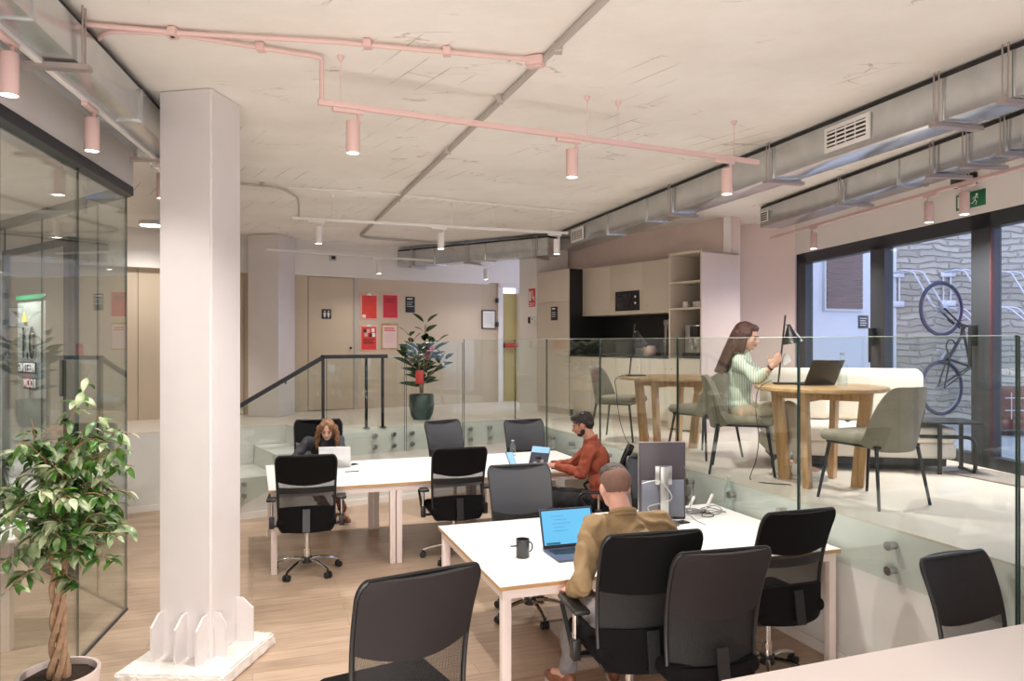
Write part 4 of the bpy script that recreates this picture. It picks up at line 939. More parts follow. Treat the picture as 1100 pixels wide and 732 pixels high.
b = MB(); b.cyl((.12, .03, -.18), (.12, .045, -.18), .09, seg=20); b.bar((.12, .06, -.18), (.02, .06, -.06), .014, .012); b.box(-.02, .05, .055, .13, -.075, -.05); b.obj('crankset', 'steel', bk)
b = MB(); b.tube([(.22 + .08 * math.cos(a), .05, -.02 + .09 * math.sin(a)) for a in [2 * math.pi * k / 20 for k in range(20)]], .009, 8, closed=True); b.obj('lock', 'bike_black', bk)
pl = thing('brick_planter', 'dark red brick planter with a white wire grid at the right edge', 'planter', D(1098, 459, 8.6), 0)
M['redbrick'] = mat('dark red brick', (.16, .045, .04), .8, var=.3, vscale=20)
b = MB(); b.box(-.28, .5, -.1, .5, -.02, .44, bev=.01); b.obj('body', 'redbrick', pl)
b = MB()
for x in (-.2, -.04, .12, .28): b.cyl((x, -.12, .10), (x, -.12, .40), .006, seg=6)
for z in (.2, .34): b.cyl((-.27, -.12, z), (.4, -.12, z), .006, seg=6)
b.obj('wire_grid', 'rack', pl)
# brown shutter made up for a reflection in the pane, then the signs
cwv = (Vector((5.25, 10.3, 0)) - Vector((3.75, 9.66, 0))); cwa = math.atan2(cwv.y, cwv.x)
t = thing('reflection_shutter', 'brown slatted shutter in a pale blue frame, made up for a reflection in the pane', 'window', (3.75, 9.66, 0), cwa)
M['shutter'] = mat('brown reflection shutter', (.20, .13, .11), .6)
b = MB(); b.box(.30, .98, -.04, .0, 2.40, 3.4); b.obj('frame', 'lilac', t)
b = MB(); [b.box(.33, .95, -.055, -.041, 2.43 + i * .075, 2.43 + i * .075 + .068) for i in range(12)]; b.obj('slats', 'shutter', t)
for px, py, lb in ((951, 289, 'small black sign with a white bicycle symbol on the courtyard wall'), (927, 346, 'small black notice with print beside the glass door mullion')):
    d_ = 9.66 + .55 * (px - 900) / 120; X_ = (px - CX) / F
    tt = (X_ * 9.66 - 3.75) / (math.cos(cwa) - X_ * math.sin(cwa)); p = Vector((3.75, 9.66, 0)) + Vector((math.cos(cwa), math.sin(cwa), 0)) * tt; p.z = E - (py - HY) * p.y / F; p.y -= .004
    s_ = thing('sign', lb, 'sign', tuple(p), cwa); b = MB(); b.box(-.09, .09, -.006, 0, -.085, .085, bev=.002); b.obj('plate', 'sign_black', s_)
    b = MB()
    if px == 951:
        for x in (-.035, .035): b.tube([(x + .026 * math.cos(a), -.008, -.01 + .026 * math.sin(a)) for a in [2 * math.pi * k / 16 for k in range(16)]], .004, 6, closed=True)
        b.cyl((-.035, -.008, -.01), (.0, -.008, .025), .004, seg=6); b.cyl((0, -.008, .025), (.035, -.008, -.01), .004, seg=6)
    else: [b.box(-.06, .06 - .02 * (i % 2), -.008, -.006, .04 - i * .03, .052 - i * .03) for i in range(4)]
    b.obj('symbol', 'paper', s_)
# ================================================================== DESKS
def desk(label, lf, dirx, w_, dpt, zt, legs_x, m='table_white', fm='table_frame', group='white office desks'):
    """origin at the front left corner on the floor; +X along the front, +Y away"""
    t = thing('desk', label, 'desk', (lf[0], lf[1], 0), rz(dirx), group)
    b = MB(); b.box(0, w_, 0, dpt, zt - .004, zt, bev=.001); b.obj('tabletop', m, t)
    b = MB(); b.box(.001, w_ - .001, .001, dpt - .001, zt - .024, zt - .0042); b.obj('plywood_edge', 'ply', t)
    b = MB(); z0, z1 = zt - .075, zt - .0245
    b.box(.02, w_ - .02, .02, .05, z0, z1); b.box(.02, w_ - .02, dpt - .05, dpt - .02, z0, z1)
    for x in legs_x: b.box(x - .0, x + .03, .05, dpt - .05, z0, z1)
    b.obj('apron', fm, t)
    for x in legs_x:
        for y in (.02, dpt - .07): b = MB(); b.box(x, x + .05, y, y + .05, 0, z0 if 0 < x else z1, bev=.002); b.obj('leg', fm, t)
    return t
LFL = (-2.071, 6.417); LFR = (-.0626, 3.898)
TL = desk('long white desk at the rear with the curly haired woman behind it', LFL, 70.9, 3.2, 1.39, .73, [.02, 1.04, 1.10, 2.12, 2.18, 3.13])
TR = desk('white desk in the middle foreground carrying the mug, open laptop and monitor', LFR, 70.9, 2.2, 1.365, .73, [.02, 2.13])
T3_ = Vector((.80, 2.83)) ; T3 = desk('pinkish white desktop crossing the lower right corner', (T3_.x + .33 * .8, T3_.y - .945 * .8), 69.5, 1.66, .8, .73, [.02, 1.59], m='table_pink')
# ================================================================== OFFICE CHAIRS
def back_w(v, w0, w1, r_, H):
    z = v * H; w_ = w0 + (w1 - w0) * v
    for e in (z, H - z):
        if e < r_: w_ -= (r_ - math.sqrt(max(0, r_ * r_ - (r_ - e) ** 2)))
    return w_
def back_pos(u, z, w_, lean=.16, y0=-.235):
    """u in -1..1, z above floor; backrest curves"""
    t = (z - .40) / .65
    x = u * w_ / 2
    y = y0 - lean * t * t * .55 + .035 * math.sin(t * math.pi) - .0 + .06 * (abs(u) ** 2) * (1 - .35 * t)
    return Vector((x, y, z))
BZ0, BZ1 = .40, 1.05
def bw(z): return back_w((z - BZ0) / (BZ1 - BZ0), .44, .49, .075, BZ1 - BZ0)
def back_part(name, z0, z1, m, t, curve0=0, curve1=0, th=.022, inset=0, n=14):
    """strip of the backrest between z0 and z1 whose edges sag by curve0 / curve1 at the middle"""
    b = MB()
    def f(u, v):
        uu = 2 * u - 1; za = z0 - curve0 * (1 - uu * uu); zb = z1 - curve1 * (1 - uu * uu)
        # keep clear of the rounded ends
        z = za + (zb - za) * v; w_ = bw(min(max(z, BZ0 + .001), BZ1 - .0005)) - inset
        return back_pos(uu, z, w_)
    b.shell(f, 16, n, lambda u, v: Vector((0, -th, 0))); return b.obj(name, m, t)
def office_chair(label, kind, arms=False, group='office chairs'):
    t = thing('office_chair', label, 'chair', (0, 0, 0), 0, group)
    fab = {'A': 'black_fabric', 'B': 'brown_fabric', 'G': 'front_lit_vinyl', 'K': 'black_fabric'}[kind]
    b = MB(); b.box(-.245, .245, -.22, .25, .43, .51, bev=.035, seg=4)
    for v in b.bm.verts: v.co.z += .012 * math.cos(v.co.x * 6) - .02 * max(0, v.co.y - .1)
    b.obj('seat', 'black_fabric', t)
    if kind == 'A':
        back_part('backrest', .83, 1.05, fab, t, .035, 0, .03); back_part('mesh_panel', .60, .83, 'mesh_net', t, 0, .035, .004)
        back_part('lumbar_bar', .725, .775, 'mesh_dense', t, 0, 0, .02, n=4); back_part('lower_pad', .40, .60, fab, t, 0, -.02, .03)
    elif kind == 'B':
        back_part('backrest', .76, 1.05, fab, t, .045, 0, .03); back_part('mesh_panel', .50, .76, 'mesh_dense' if 'worn' in label else 'mesh_net', t, 0, .045, .004)
        back_part('lower_pad', .40, .50, 'black_fabric', t, 0, 0, .03)
    elif kind == 'G':
        back_part('backrest', .74, 1.05, fab, t, .05, 0, .03); back_part('mesh_panel', .50, .74, 'mesh_dense', t, 0, .05, .004); back_part('lower_pad', .40, .50, 'black_fabric', t, 0, 0, .03)
    else:
        back_part('backrest', .78, 1.05, fab, t, .02, 0, .032); back_part('mesh_panel', .60, .78, 'mesh_dense', t, 0, .02, .02); back_part('lower_pad', .40, .60, fab, t, 0, 0, .032)
    # frame: tube round the rim
    b = MB(); pts = []
    N_ = 40
    for sgn in (1, -1):
        rng = [BZ0 + .0005 + (BZ1 - BZ0 - .001) * (1 - math.cos(math.pi * k / N_)) / 2 for k in range(N_ + 1)]
        if sgn < 0: rng = rng[::-1]
        for z in rng: p = back_pos(sgn, z, bw(z) + .004); p.y -= .012; pts.append(p)
    b.tube(pts, .011, 8, closed=True); b.obj('back_frame', 'black_plastic', t)
    b = MB(); b.bar((0, -.05, .42), (0, -.30, .42), .06, .012); b.bar((0, -.30, .415), (0, -.27, .60), .06, .012, up=(0, 1, 0)); b.box(-.09, .09, -.1, .1, .40, .43, bev=.006); b.obj('mechanism', 'black_plastic', t)
    b = MB(); b.cyl((0, 0, .19), (0, 0, .40), .021, seg=16); b.cyl((0, 0, .11), (0, 0, .21), .032, seg=16); b.obj('gas_stem', 'chrome', t)
    b = MB(); b.cyl((0, 0, .085), (0, 0, .135), .045, seg=16); b.obj('hub', 'black_plastic', t)
    for k in range(5):
        a = 2 * math.pi * k / 5 + .35; c, s_ = math.cos(a), math.sin(a)
        b = MB(); pts = [(.03 * c, .03 * s_, .115), (.12 * c, .12 * s_, .118), (.22 * c, .22 * s_, .095), (.285 * c, .285 * s_, .070)]
        b.tube(arc(pts, 4, .4), .015, 8); o = b.obj('base_spoke', 'chrome', t)
        b = MB(); n_ = Vector((-s_, c, 0)); p = Vector((.285 * c, .285 * s_, .027))
        for q_ in (-1, 1): b.cyl(p + n_ * (.006 * q_), p + n_ * (.026 * q_), .027, seg=16)
        b.cyl(p + Vector((0, 0, .02)), p + Vector((0, 0, .045)), .009, seg=8); b.obj('caster', 'black_plastic', t)
    if arms:
        for s_ in (-1, 1):
            b = MB(); b.box(s_ * .29 - .04, s_ * .29 + .04, -.14, .13, .645, .67, bev=.01); ar = b.obj('armrest', 'black_plastic', t)
            b = MB(); b.cyl((s_ * .29, -.03, .47), (s_ * .29, -.03, .645), .013, seg=12); b.obj('arm_post', 'chrome', ar)
            b = MB(); b.box(s_ * .29 - .02, s_ * .29 + .02, -.06, 0, .40, .50, bev=.006); b.bar((s_ * .29, -.03, .42), (s_ * .2, -.03, .42), .05, .012); b.obj('arm_bracket', 'black_plastic', ar)
            b = MB(); b.tube(arc([(s_ * .29, .10, .65), (s_ * .30, .16, .62), (s_ * .29, .02, .44)], 6, .4), .012, 8); b.obj('arm_loop', 'black_plastic', ar)
    return t
GRP = None
def place(src, first, x, y, h, label, s=1.0):
    """x,y of base centre; h heading the sitter looks toward"""
    rot = (0, 0, rz(h - 90) + 0) ; rot = (0, 0, R(-h))
    o = src if first else dup(src, (x, y, 0), rot, label)
    o.location = (x, y, 0); o.rotation_euler = rot; o['label'] = label; o.scale = (s, s, s); return o
def basefrom(px_back, d_back, h, s=1.0):
    x = (px_back - CX) / F * d_back; off = .29 * s
    return x + math.sin(R(h)) * off, d_back + math.cos(R(h)) * off
cA = office_chair('x', 'A'); cB = office_chair('x', 'B'); cG = office_chair('x', 'G'); cBw = office_chair('worn', 'B'); cAa = office_chair('x', 'A', True); cKa = office_chair('x', 'K', True)
x, y = basefrom(329, 6.26, -14); place(cAa, True, x, y, -14, 'black mesh office chair at the left end of the rear desk, back to the camera')
x, y = basefrom(494.5, 6.70, -16); place(cAa, False, x, y, -16, 'black mesh office chair at the middle of the rear desk, back to the camera')
x, y = basefrom(860, 4.22, -19); place(cA, True, x, y, -19, 'black mesh office chair at the right end of the near desk, turned to the left')
x, y = basefrom(453, 3.07, -31); x, y = -.355 + math.sin(R(-31)) * .29, 2.94 + math.cos(R(-31)) * .29; place(cB, True, x, y, -31, 'large black office chair in the left foreground, cut by the bottom edge', 1.05)
x, y = basefrom(780, 3.43, -17); place(cBw, True, x, y, -15, 'brownish black office chair in the right foreground beside the seated man')
x, y = basefrom(555, 5.78, 160); place(cG, True, x, y, 163, 'black office chair with painted-in front light across the near desk, behind the laptop')
x, y = basefrom(477.5, 9.05, 150); place(cG, False, x, y, 143, 'black office chair with painted-in front light behind the rear desk, below the rubber plant')
x, y = basefrom(563, 9.15, 165); place(cG, False, x, y, 163, 'black office chair with painted-in front light behind the rear desk at its right end')
x, y = basefrom(700, 6.25, 161); place(cG, False, x, y, 163, 'black office chair with painted-in front light hidden behind the monitor')
x, y = basefrom(1020, 3.63, 157); place(cB, False, x, y, 157, 'black office chair with net back at the lower right, behind the pinkish desktop', .93)
x, y = basefrom(342, 8.52, 165); place(cA, False, x, y, 165, 'black office chair the curly haired woman sits on', 1.06)
cr_ = place(cKa, True, .60, 3.86, -14, 'black office chair with armrests that the man in the khaki shirt sits on', 1.04)
rust_chair = place(cKa, False, .80, 7.07, -80, 'black office chair with armrests that the man in the rust shirt sits on', .97)
for ob, kk_ in ((cA, 'A'),): pass

# ================================================================== CAFE FURNITURE ON THE PLATFORM
def cafe_table(label, x, y, rot, r_=.48, h=.735):
    t = thing('cafe_table', label, 'table', (x, y, PZ), rot, 'round wooden cafe tables')
    b = MB(); b.lathe([(0, h - .032), (r_ - .012, h - .032), (r_, h - .024), (r_, h - .006), (r_ - .006, h), (0, h)], seg=64); b.obj('tabletop', 'oak_top', t)
    q = .235
    for sx, sy in ((-1, -1), (1, -1), (1, 1), (-1, 1)):
        a = math.atan2(sy, sx); b = MB()
        b.bar((sx * q * .80, sy * q * .80, 0.0), (sx * q * 1.0, sy * q * 1.0, h - .033), .085, .045, up=(-sy, sx, 0)); b.obj('leg', 'oak', t)
    b = MB(); b.bar((-q * .95, -q * .95, h - .07), (q * .95, q * .95, h - .07), .04, .07); b.bar((-q * .95, q * .95, h - .0705), (q * .95, -q * .95, h - .0705), .04, .07); b.obj('cross_rail', 'oak', t)
    return t
ct2 = cafe_table('round oak cafe table with the laptop, lamp and water bottle', 2.33, 5.70, R(4), .475)
ct1 = cafe_table('round oak cafe table further back, in front of the kitchen', 1.60, 7.72, R(10), .50, .715)
def cafe_chair(label):
    t = thing('upholstered_chair', label, 'chair', (0, 0, 0), 0, 'olive grey velvet chairs')
    b = MB(); b.box(-.235, .235, -.2, .25, .40, .475, bev=.035, seg=4)
    for v in b.bm.verts:
        v.co.x *= 1 - .12 * max(0, -v.co.y) / .2
    b.obj('seat', 'velvet', t)
    # wrap-round backrest
    b = MB()
    def f(u, v):
        a = (u - .5) * R(142) ; e_ = max(0, (abs(2 * u - 1) - .38) / .62); w_ = e_ ** 2; z = .36 + .43 * v * (1 - .74 * w_) + .05 * (1 - v) * w_
        rr = .235 + .03 * v; fl = 1 - .06 * abs(u - .5) * 2
        z2 = z
        return Vector((math.sin(a) * (rr + .015), -.02 - math.cos(a) * rr * 1.0 - .05 * v, z2))
    def off(u, v):
        a = (u - .5) * R(142); k = .040 * (1 - .6 * (2 * v - 1) ** 4) * (1 - .5 * (2 * u - 1) ** 6); return Vector((-math.sin(a) * k, math.cos(a) * k, 0))
    b.shell(f, 36, 16, off); b.obj('backrest', 'velvet', t, sub=1)
    b = MB(); pts = [f(.86, v / 10) + Vector((.004, -.004, 0)) for v in range(1, 9)]; b.tube(pts, .003, 6); b.obj('seam', M['seam'], t)
    b = MB(); b.tube([(-.2, .2, .395), (.2, .2, .395), (.19, -.2, .395), (-.19, -.2, .395)], .010, 8, closed=True); b.obj('seat_frame', 'black_metal', t)
    for sx, sy in ((-1, 1), (1, 1), (1, -1), (-1, -1)): b = MB(); b.cyl((sx * .19, sy * .19, .395), (sx * .235, sy * .25, 0.0), .013, .010, seg=10); b.obj('leg', 'black_metal', t)
    return t
M['seam'] = mat('dark seam', (.10, .085, .065), .9)
ch = cafe_chair('x')
def pc(first, x, y, h, lb, s=1.0):
    rot = (0, 0, R(-h)); o = ch if first else dup(ch, (x, y, PZ), rot, lb); o.location = (x, y, PZ); o.rotation_euler = rot; o['label'] = lb; o.scale = (s, s, s); return o
pc(True, 2.42, 5.06, -24, 'olive grey velvet chair pulled out in front of the cafe table, seen from behind', .99)
pc(False, 1.90, 6.22, 108, 'velvet chair that the woman with the phone sits on')
pc(False, 1.80, 7.06, -32, 'velvet chair at the further cafe table, its back to the seated woman')
pc(False, 1.18, 8.30, 120, 'velvet chair on the far left side of the further cafe table')
# sofa
so = thing('sofa', 'cream two seat sofa with a black end shelf, against the glass doors', 'sofa', (2.97, 6.60, PZ), R(-11))
b = MB(); b.box(-.74, .72, -.36, .34, .11, .24, bev=.03, seg=3); b.obj('base', 'cream', so)
for i, x in enumerate((-.74, -.01)):
    b = MB(); b.box(x, x + .72, -.40, .30, .24, .37, bev=.04, seg=4); b.obj('seat_cushion', 'cream', so)
for i, (x0, x1) in enumerate(((-.74, -.14), (-.13, .62))):
    b = MB(); b.box(x0, x1, .06, .28, .37, .83, bev=.075, seg=5); b.obj('back_cushion', 'cream', so)
b = MB(); b.box(-.68, .66, -.30, .30, .045, .11); b.obj('plinth', 'black_metal', so)
b = MB(); b.tube(arc([(.42, -.42, .30), (.83, -.42, .30), (.83, -.42, .012), (.83, -.1, .012)], 8, .25), .015, 10); b.tube([(-.66, -.3, .0), (-.66, -.3, .06)], .015, 8); b.obj('frame_loop', 'black_metal', so)
b = MB(); b.box(.40, .88, -.45, -.02, .405, .42, bev=.002); b.box(.55, .577, -.45, -.423, 0, .405); b.box(.85, .877, -.05, -.023, 0, .405); b.obj('end_shelf', 'black_metal', so)

# door mat
M['mat_grey'] = mat('grey entrance mat', (.32, .27, .24), .95, bump=.5, bscale=200)
b = MB(); m0 = P(1013, 508, PZ); b.box(0, 2.6, 0, .42, 0, .012, bev=.003); o = b.obj('door_mat', 'mat_grey', loc=(m0.x, m0.y, PZ), rot=(0, 0, rz(163))); o.rotation_euler = (0, 0, rz(162)); tag(o, 'grey entrance mat on the floor inside the glass doors', 'mat')

# desk lamps
def lamp(label, loc, rot, flip=1, group='black desk lamps on the cafe tables'):
    t = thing('desk_lamp', label, 'lamp', loc, rot, group)
    b = MB(); b.box(-.03, .16, -.055, .055, 0, .014, bev=.003); b.obj('base', 'black_metal', t)
    b = MB(); b.cyl((0, 0, .01), (.055, 0, .53), .007, seg=10); b.obj('pole', 'black_metal', t)
    b = MB(); Mx = Matrix.Translation((.085, 0, .44)) @ Matrix.Rotation(R(-12), 4, 'Y')
    b.lathe([(.012, .02), (.018, .0), (.082, -.125), (.080, -.125), (.014, -.003), (.0, -.0)], seg=28, Mx=Mx); b.obj('lamp_shade', 'black_metal', t)
    b = MB(); b.cyl((.05, 0, .455), (.085, 0, .455), .006, seg=8); b.obj('joint', 'steel', t)
    return t
lp = lamp('black desk lamp with cone shade beside the laptop on the nearer cafe table', (*D(836, 409, 5.9)[:2], PZ + .735), R(-4)); lp.scale = (1, 1, 1.02)
lp2 = dup(lp, (*D(676, 403, 7.75)[:2], PZ + .715), (0, 0, R(6)), 'black desk lamp on the further cafe table'); lp2.scale = (1, 1, 1)
# power cables hanging from lamps
M['cable'] = mat('black cable', (.01, .01, .01), .5); M['cable_grey'] = mat('grey cable', (.20, .20, .21), .5)
def cable(label, pts, r_=.003, m='cable', cat='cable', group=None):
    pts = [Vector(p) for p in pts]; o0 = pts[0].copy()
    # Catmull-Rom
    out = []
    for i in range(len(pts) - 1):
        a = pts[max(i - 1, 0)]; b_ = pts[i]; c = pts[i + 1]; d_ = pts[min(i + 2, len(pts) - 1)]
        for k in range(8):
            t = k / 8; out.append(.5 * ((2 * b_) + (c - a) * t + (2 * a - 5 * b_ + 4 * c - d_) * t * t + (3 * b_ - a - 3 * c + d_) * t ** 3))
    out.append(pts[-1]); b = MB(); b.tube([p - o0 for p in out], r_, 6); o = b.obj('power_cable', m, loc=tuple(o0)); tag(o, label, cat, group); return o
cable('black lamp cable with inline switch hanging from the nearer cafe table to the floor', [D(829, 409, 5.86), D(815, 418, 5.60), D(812, 440, 5.58), D(815, 470, 5.62), D(812, 495, 5.60), P(806, 515, PZ + .006), P(822, 519, PZ + .006), P(850, 521, PZ + .006)], .0035)
cable('black lamp cable hanging from the further cafe table', [D(670, 403, 7.6), D(661, 408, 7.45), D(662, 420, 7.42), D(664, 440, 7.45), D(668, 460, 7.5), P(676, 477, PZ + .006), P(690, 480, PZ + .006)], .0035)
# laptops
def laptop(label, loc, rot, w_=.33, dd=.23, open_a=112, body='steel', screen='screen_blue', lid='steel', group=None, keys=True):
    """user sits at -Y looking +Y; origin = base centre on the table"""
    t = thing('laptop', label, 'laptop', loc, rot, group)
    b = MB(); b.box(-w_ / 2, w_ / 2, -dd / 2, dd / 2, 0, .014, bev=.003); bo = b.obj('base', body, t)
    b = MB()
    if keys:
        for j in range(5):
            for i in range(13): b.box(-w_ / 2 + .025 + i * (w_ - .05) / 13, -w_ / 2 + .025 + (i + .82) * (w_ - .05) / 13, -.01 + j * .021, .008 + j * .021, .0142, .0162)
        b.box(-.05, .05, -dd / 2 + .012, -dd / 2 + .07, .0142, .0148)
        k_ = b.obj('keyboard', 'black_plastic', bo, smooth=False)
    hgt = dd * .95; a = R(open_a - 90)
    Mx = Matrix.Translation((0, dd / 2 - .004, .012)) @ Matrix.Rotation(-a, 4, 'X')
    b = MB(); b.box(-w_ / 2, w_ / 2, -.0, .007, 0, hgt, Mx, bev=.002); l_ = b.obj('screen_lid', lid, t)
    b = MB(); b.box(-w_ / 2 + .004, w_ / 2 - .004, -.0012, -.0002, .004, hgt - .004, Mx); b.obj('bezel', 'black_plastic', l_)
    if screen: b = MB(); b.box(-w_ / 2 + .011, w_ / 2 - .011, -.0022, -.0014, .022, hgt - .012, Mx); b.obj('display', screen, l_)
    return t
M['navy_metal'] = mat('blue grey aluminium', (.10, .12, .19), .35, metal=.5); M['silver'] = mat('silver aluminium', (.74, .74, .76), .35, metal=.35)
lb0 = P(583, 592, .73); lb1 = P(601, 606.5, .73)
cc = (lb0 + lb1) / 2 + hd(71) * .175
near_laptop = laptop('open laptop with a bright cyan screen on the near desk', (cc.x, cc.y, .7305), R(19), .35, .25, 108, 'navy_metal', 'screen_blue', 'navy_metal')
b = MB(); Mx = Matrix.Translation((0, .125 - .004, .012)) @ Matrix.Rotation(-R(18), 4, 'X')
for i in range(5): b.box(-.10 + .012 * (i % 2), -.02 + .02 * (i % 3), -.0032, -.0024, .19 - i * .022, .192 - i * .022, Mx)
b.box(-.15, -.06, -.0032, -.0024, .024, .036, Mx)
b.obj('screen_text', M['screen_ink'] if 'screen_ink' in M else mat('screen ink', (.02, .12, .2), .5), near_laptop)
p = P(357, 503, .73); laptop('silver laptop open in front of the curly haired woman, seen from behind', (p.x + .0, p.y + .16, .7305), R(188), .31, .22, 105, 'silver', None, 'silver')
p = D(868, 411, 5.85); laptop('dark laptop standing open on the nearer cafe table', (p.x + .02, p.y + .02, PZ + .7355), R(200), .30, .22, 118, 'black_plastic', None, 'black_plastic')
# phones
def phone(label, loc, rot, stand=False, m='black_plastic', name='phone'):
    t = thing(name, label, 'phone', loc, rot)
    b = MB(); b.box(-.035, .035, -.075, .075, 0, .008, bev=.003); b.obj('body', m, t); b = MB(); b.box(-.031, .031, -.07, .07, .0082, .009); b.obj('glass', 'dark_glass', t); return t
p = P(376.5, 499.8, .73); phone('black phone lying beside the silver laptop on the rear desk', (p.x, p.y, .7305), R(-50))
p = P(378, 507, .73); phone('dark small card on the rear desk nearer the camera than the phone', (p.x, p.y, .7305), R(-70)).scale = (.6, .9, .4)
p = P(729, 562.5, .73); phone('black phone on the near desk below the monitor', (p.x, p.y, .7305), R(-60))
ps = P(549, 502, .73)
t = thing('phone_stand', 'phone leaning with a lit screen on a dark stand on the rear desk', 'phone', (ps.x, ps.y, .7305), R(35))
b = MB(); b.prism([(-.09, -.06), (.12, -.06), (.12, .05), (-.04, .05)], 0, .008); b.obj('base', 'black_plastic', t)
Mx = Matrix.Translation((.02, -.02, .012)) @ Matrix.Rotation(R(-35), 4, 'X'); b = MB(); b.box(-.042, .042, -.004, .004, 0, .16, Mx, bev=.003); ph = b.obj('phone_body', 'black_plastic', t)
M['screen_sky'] = mat('lit phone screen', (.2, .35, .5), .3, emit=(.22, .42, .70), es=.6); M['screen_dark'] = mat('dark app screen', (.02, .02, .03), .3, emit=(.03, .03, .04), es=1)
b = MB(); b.box(-.037, .037, -.0062, -.0045, .008, .152, Mx); b.obj('display', 'screen_sky', ph)
# tablet held by the man in rust
tb = D(578, 487.5, 7.28); t = thing('tablet', 'tablet with blue and black screen propped in front of the man in the rust shirt', 'tablet', (tb.x - .02, tb.y, .7305), R(-28))
Mx = Matrix.Rotation(R(-28), 4, 'X'); b = MB(); b.box(-.10, .10, -.004, .004, 0.0, .27, Mx, bev=.003); bo = b.obj('body', 'navy_metal', t)
b = MB(); b.box(-.094, .094, -.0062, -.0045, .205, .264, Mx); b.obj('display_top', 'screen_sky', bo); b = MB(); b.box(-.094, .094, -.0062, -.0045, .008, .204, Mx); b.obj('display', 'screen_dark', bo)
b = MB(); b.cyl(Mx @ Vector((-.03, -.0066, .09)), Mx @ Vector((-.03, -.0060, .09)), .022); b.cyl(Mx @ Vector((.04, -.0066, .12)), Mx @ Vector((.04, -.0060, .12)), .018); b.obj('icons', 'conduit_grey', bo)
b = MB(); b.bar((0, .04, .16), (0, .13, 0.004), .06, .006); b.obj('kickstand', 'black_plastic', t)
p = P(551, 489.5, .73); bottle('small water bottle on the rear desk by the phone stand', (p.x, p.y, .7305), .17, .032, cap='mug_white')
p = P(783, 546, .73); bottle('clear glass water bottle at the far end of the near desk', (p.x, p.y, .7305), .25, .032, cap='pale_glass')
p = D(905, 412, 5.55); bottle('clear glass water bottle on the nearer cafe table', (p.x, p.y, PZ + .7355), .25, .034, cap='steel')
p = P(561.5, 600, .73); M['mug_grey'] = mat('charcoal glazed mug', (.035, .037, .042), .22); mg = mug('mug', 'charcoal grey mug with a spoon on the near desk', (p.x, p.y + .02, .7305), R(25), 'mug_grey', .108, .040)
b = MB(); b.bar((-.03, .0, .07), (-.075, .01, .070), .014, .006); b.obj('spoon_handle', 'black_plastic', mg)
# monitor seen from behind
mp_ = P(708, 561, .73)
t = thing('monitor', 'dark portrait monitor seen from behind on the near desk', 'monitor', (mp_.x + .02, 5.28, .7305), R(4))
b = MB(); b.box(-.165, .165, .0, .028, .02, .56, bev=.006); b.obj('housing', mat('dark plum plastic', (.055, .045, .055), .35), t)
b = MB(); b.box(-.168, .168, .022, .034, .016, .564, bev=.003); b.obj('bezel', 'steel', t)
b = MB(); b.box(-.03, .03, -.055, -.02, .0, .40, bev=.005); b.box(-.06, .06, -.03, .0, .27, .40, bev=.004); b.obj('stand_column', 'steel', t)
b = MB(); b.lathe([(0, 0), (.11, 0), (.11, .008), (.03, .018), (0, .018)], (0, -.04, 0), 28); b.obj('stand_foot', 'steel', t)
b = MB(); b.box(-.15, .15, -.012, -.0005, .04, .30, bev=.004); b.obj('lower_cover', mat('grey plastic cover', (.15, .16, .20), .3), t)
rnd = random.Random(3)
def tangle(label, cx_, cy_, z, r_, n, m, th=.003, cat='cable', group=None):
    pts = []; a = rnd.random() * 6
    for i in range(n):
        a += rnd.uniform(.8, 2.2); rr = r_ * rnd.uniform(.25, 1); pts.append((cx_ + rr * math.cos(a), cy_ + rr * .9 * math.sin(a), z + rnd.uniform(0.002, .03)))
    return cable(label, pts, th, m, cat, group)
c0 = P(742, 552, .73); GC = 'tangled cables beside the monitor'
tangle('tangled dark cables heaped right beside the monitor on the near desk', c0.x + .02, c0.y, .733, .10, 18, 'cable_grey', .0035, group=GC)
tangle('tangled silver cables spreading from the heap toward the bottle', c0.x + .16, c0.y + .02, .733, .13, 16, 'cable_grey', .003, group=GC)
tangle('tangled dark cables at the near side of the heap', c0.x + .10, c0.y - .09, .733, .07, 10, 'cable', .003, group=GC)
cable('cable drooping from the monitor to the desk', [Vector((mp_.x + .15, 5.30, 1.18)), Vector((mp_.x + .22, 5.27, .98)), Vector((mp_.x + .20, 5.22, .80)), Vector((mp_.x + .3, 5.2, .735))], .003, 'cable_grey')
cable('grey cable looped across the back of the monitor', [Vector((mp_.x - .14, 5.20, 1.02)), Vector((mp_.x - .02, 5.17, 1.04)), Vector((mp_.x + .06, 5.17, .92)), Vector((mp_.x - .10, 5.18, .86)), Vector((mp_.x - .02, 5.19, .78))], .004, 'steel')
for i, (px, py) in enumerate(((742, 541), (762, 538))):
    p = P(px, py + 6, .73); t = thing('cable_connector', ('white cable plug standing up beside the monitor', 'white cable plug standing up nearer the glass bottle')[i], 'cable', (p.x, p.y, .7305), R(20))
    b = MB(); b.bar((-.02, 0, .0), (.03, 0, .09), .018, .018, bev=.003); b.obj('plug', 'mug_white', t); b = MB(); b.cyl((.03, 0, .09), (.034, 0, .10), .006); b.obj('tip', 'steel', t)

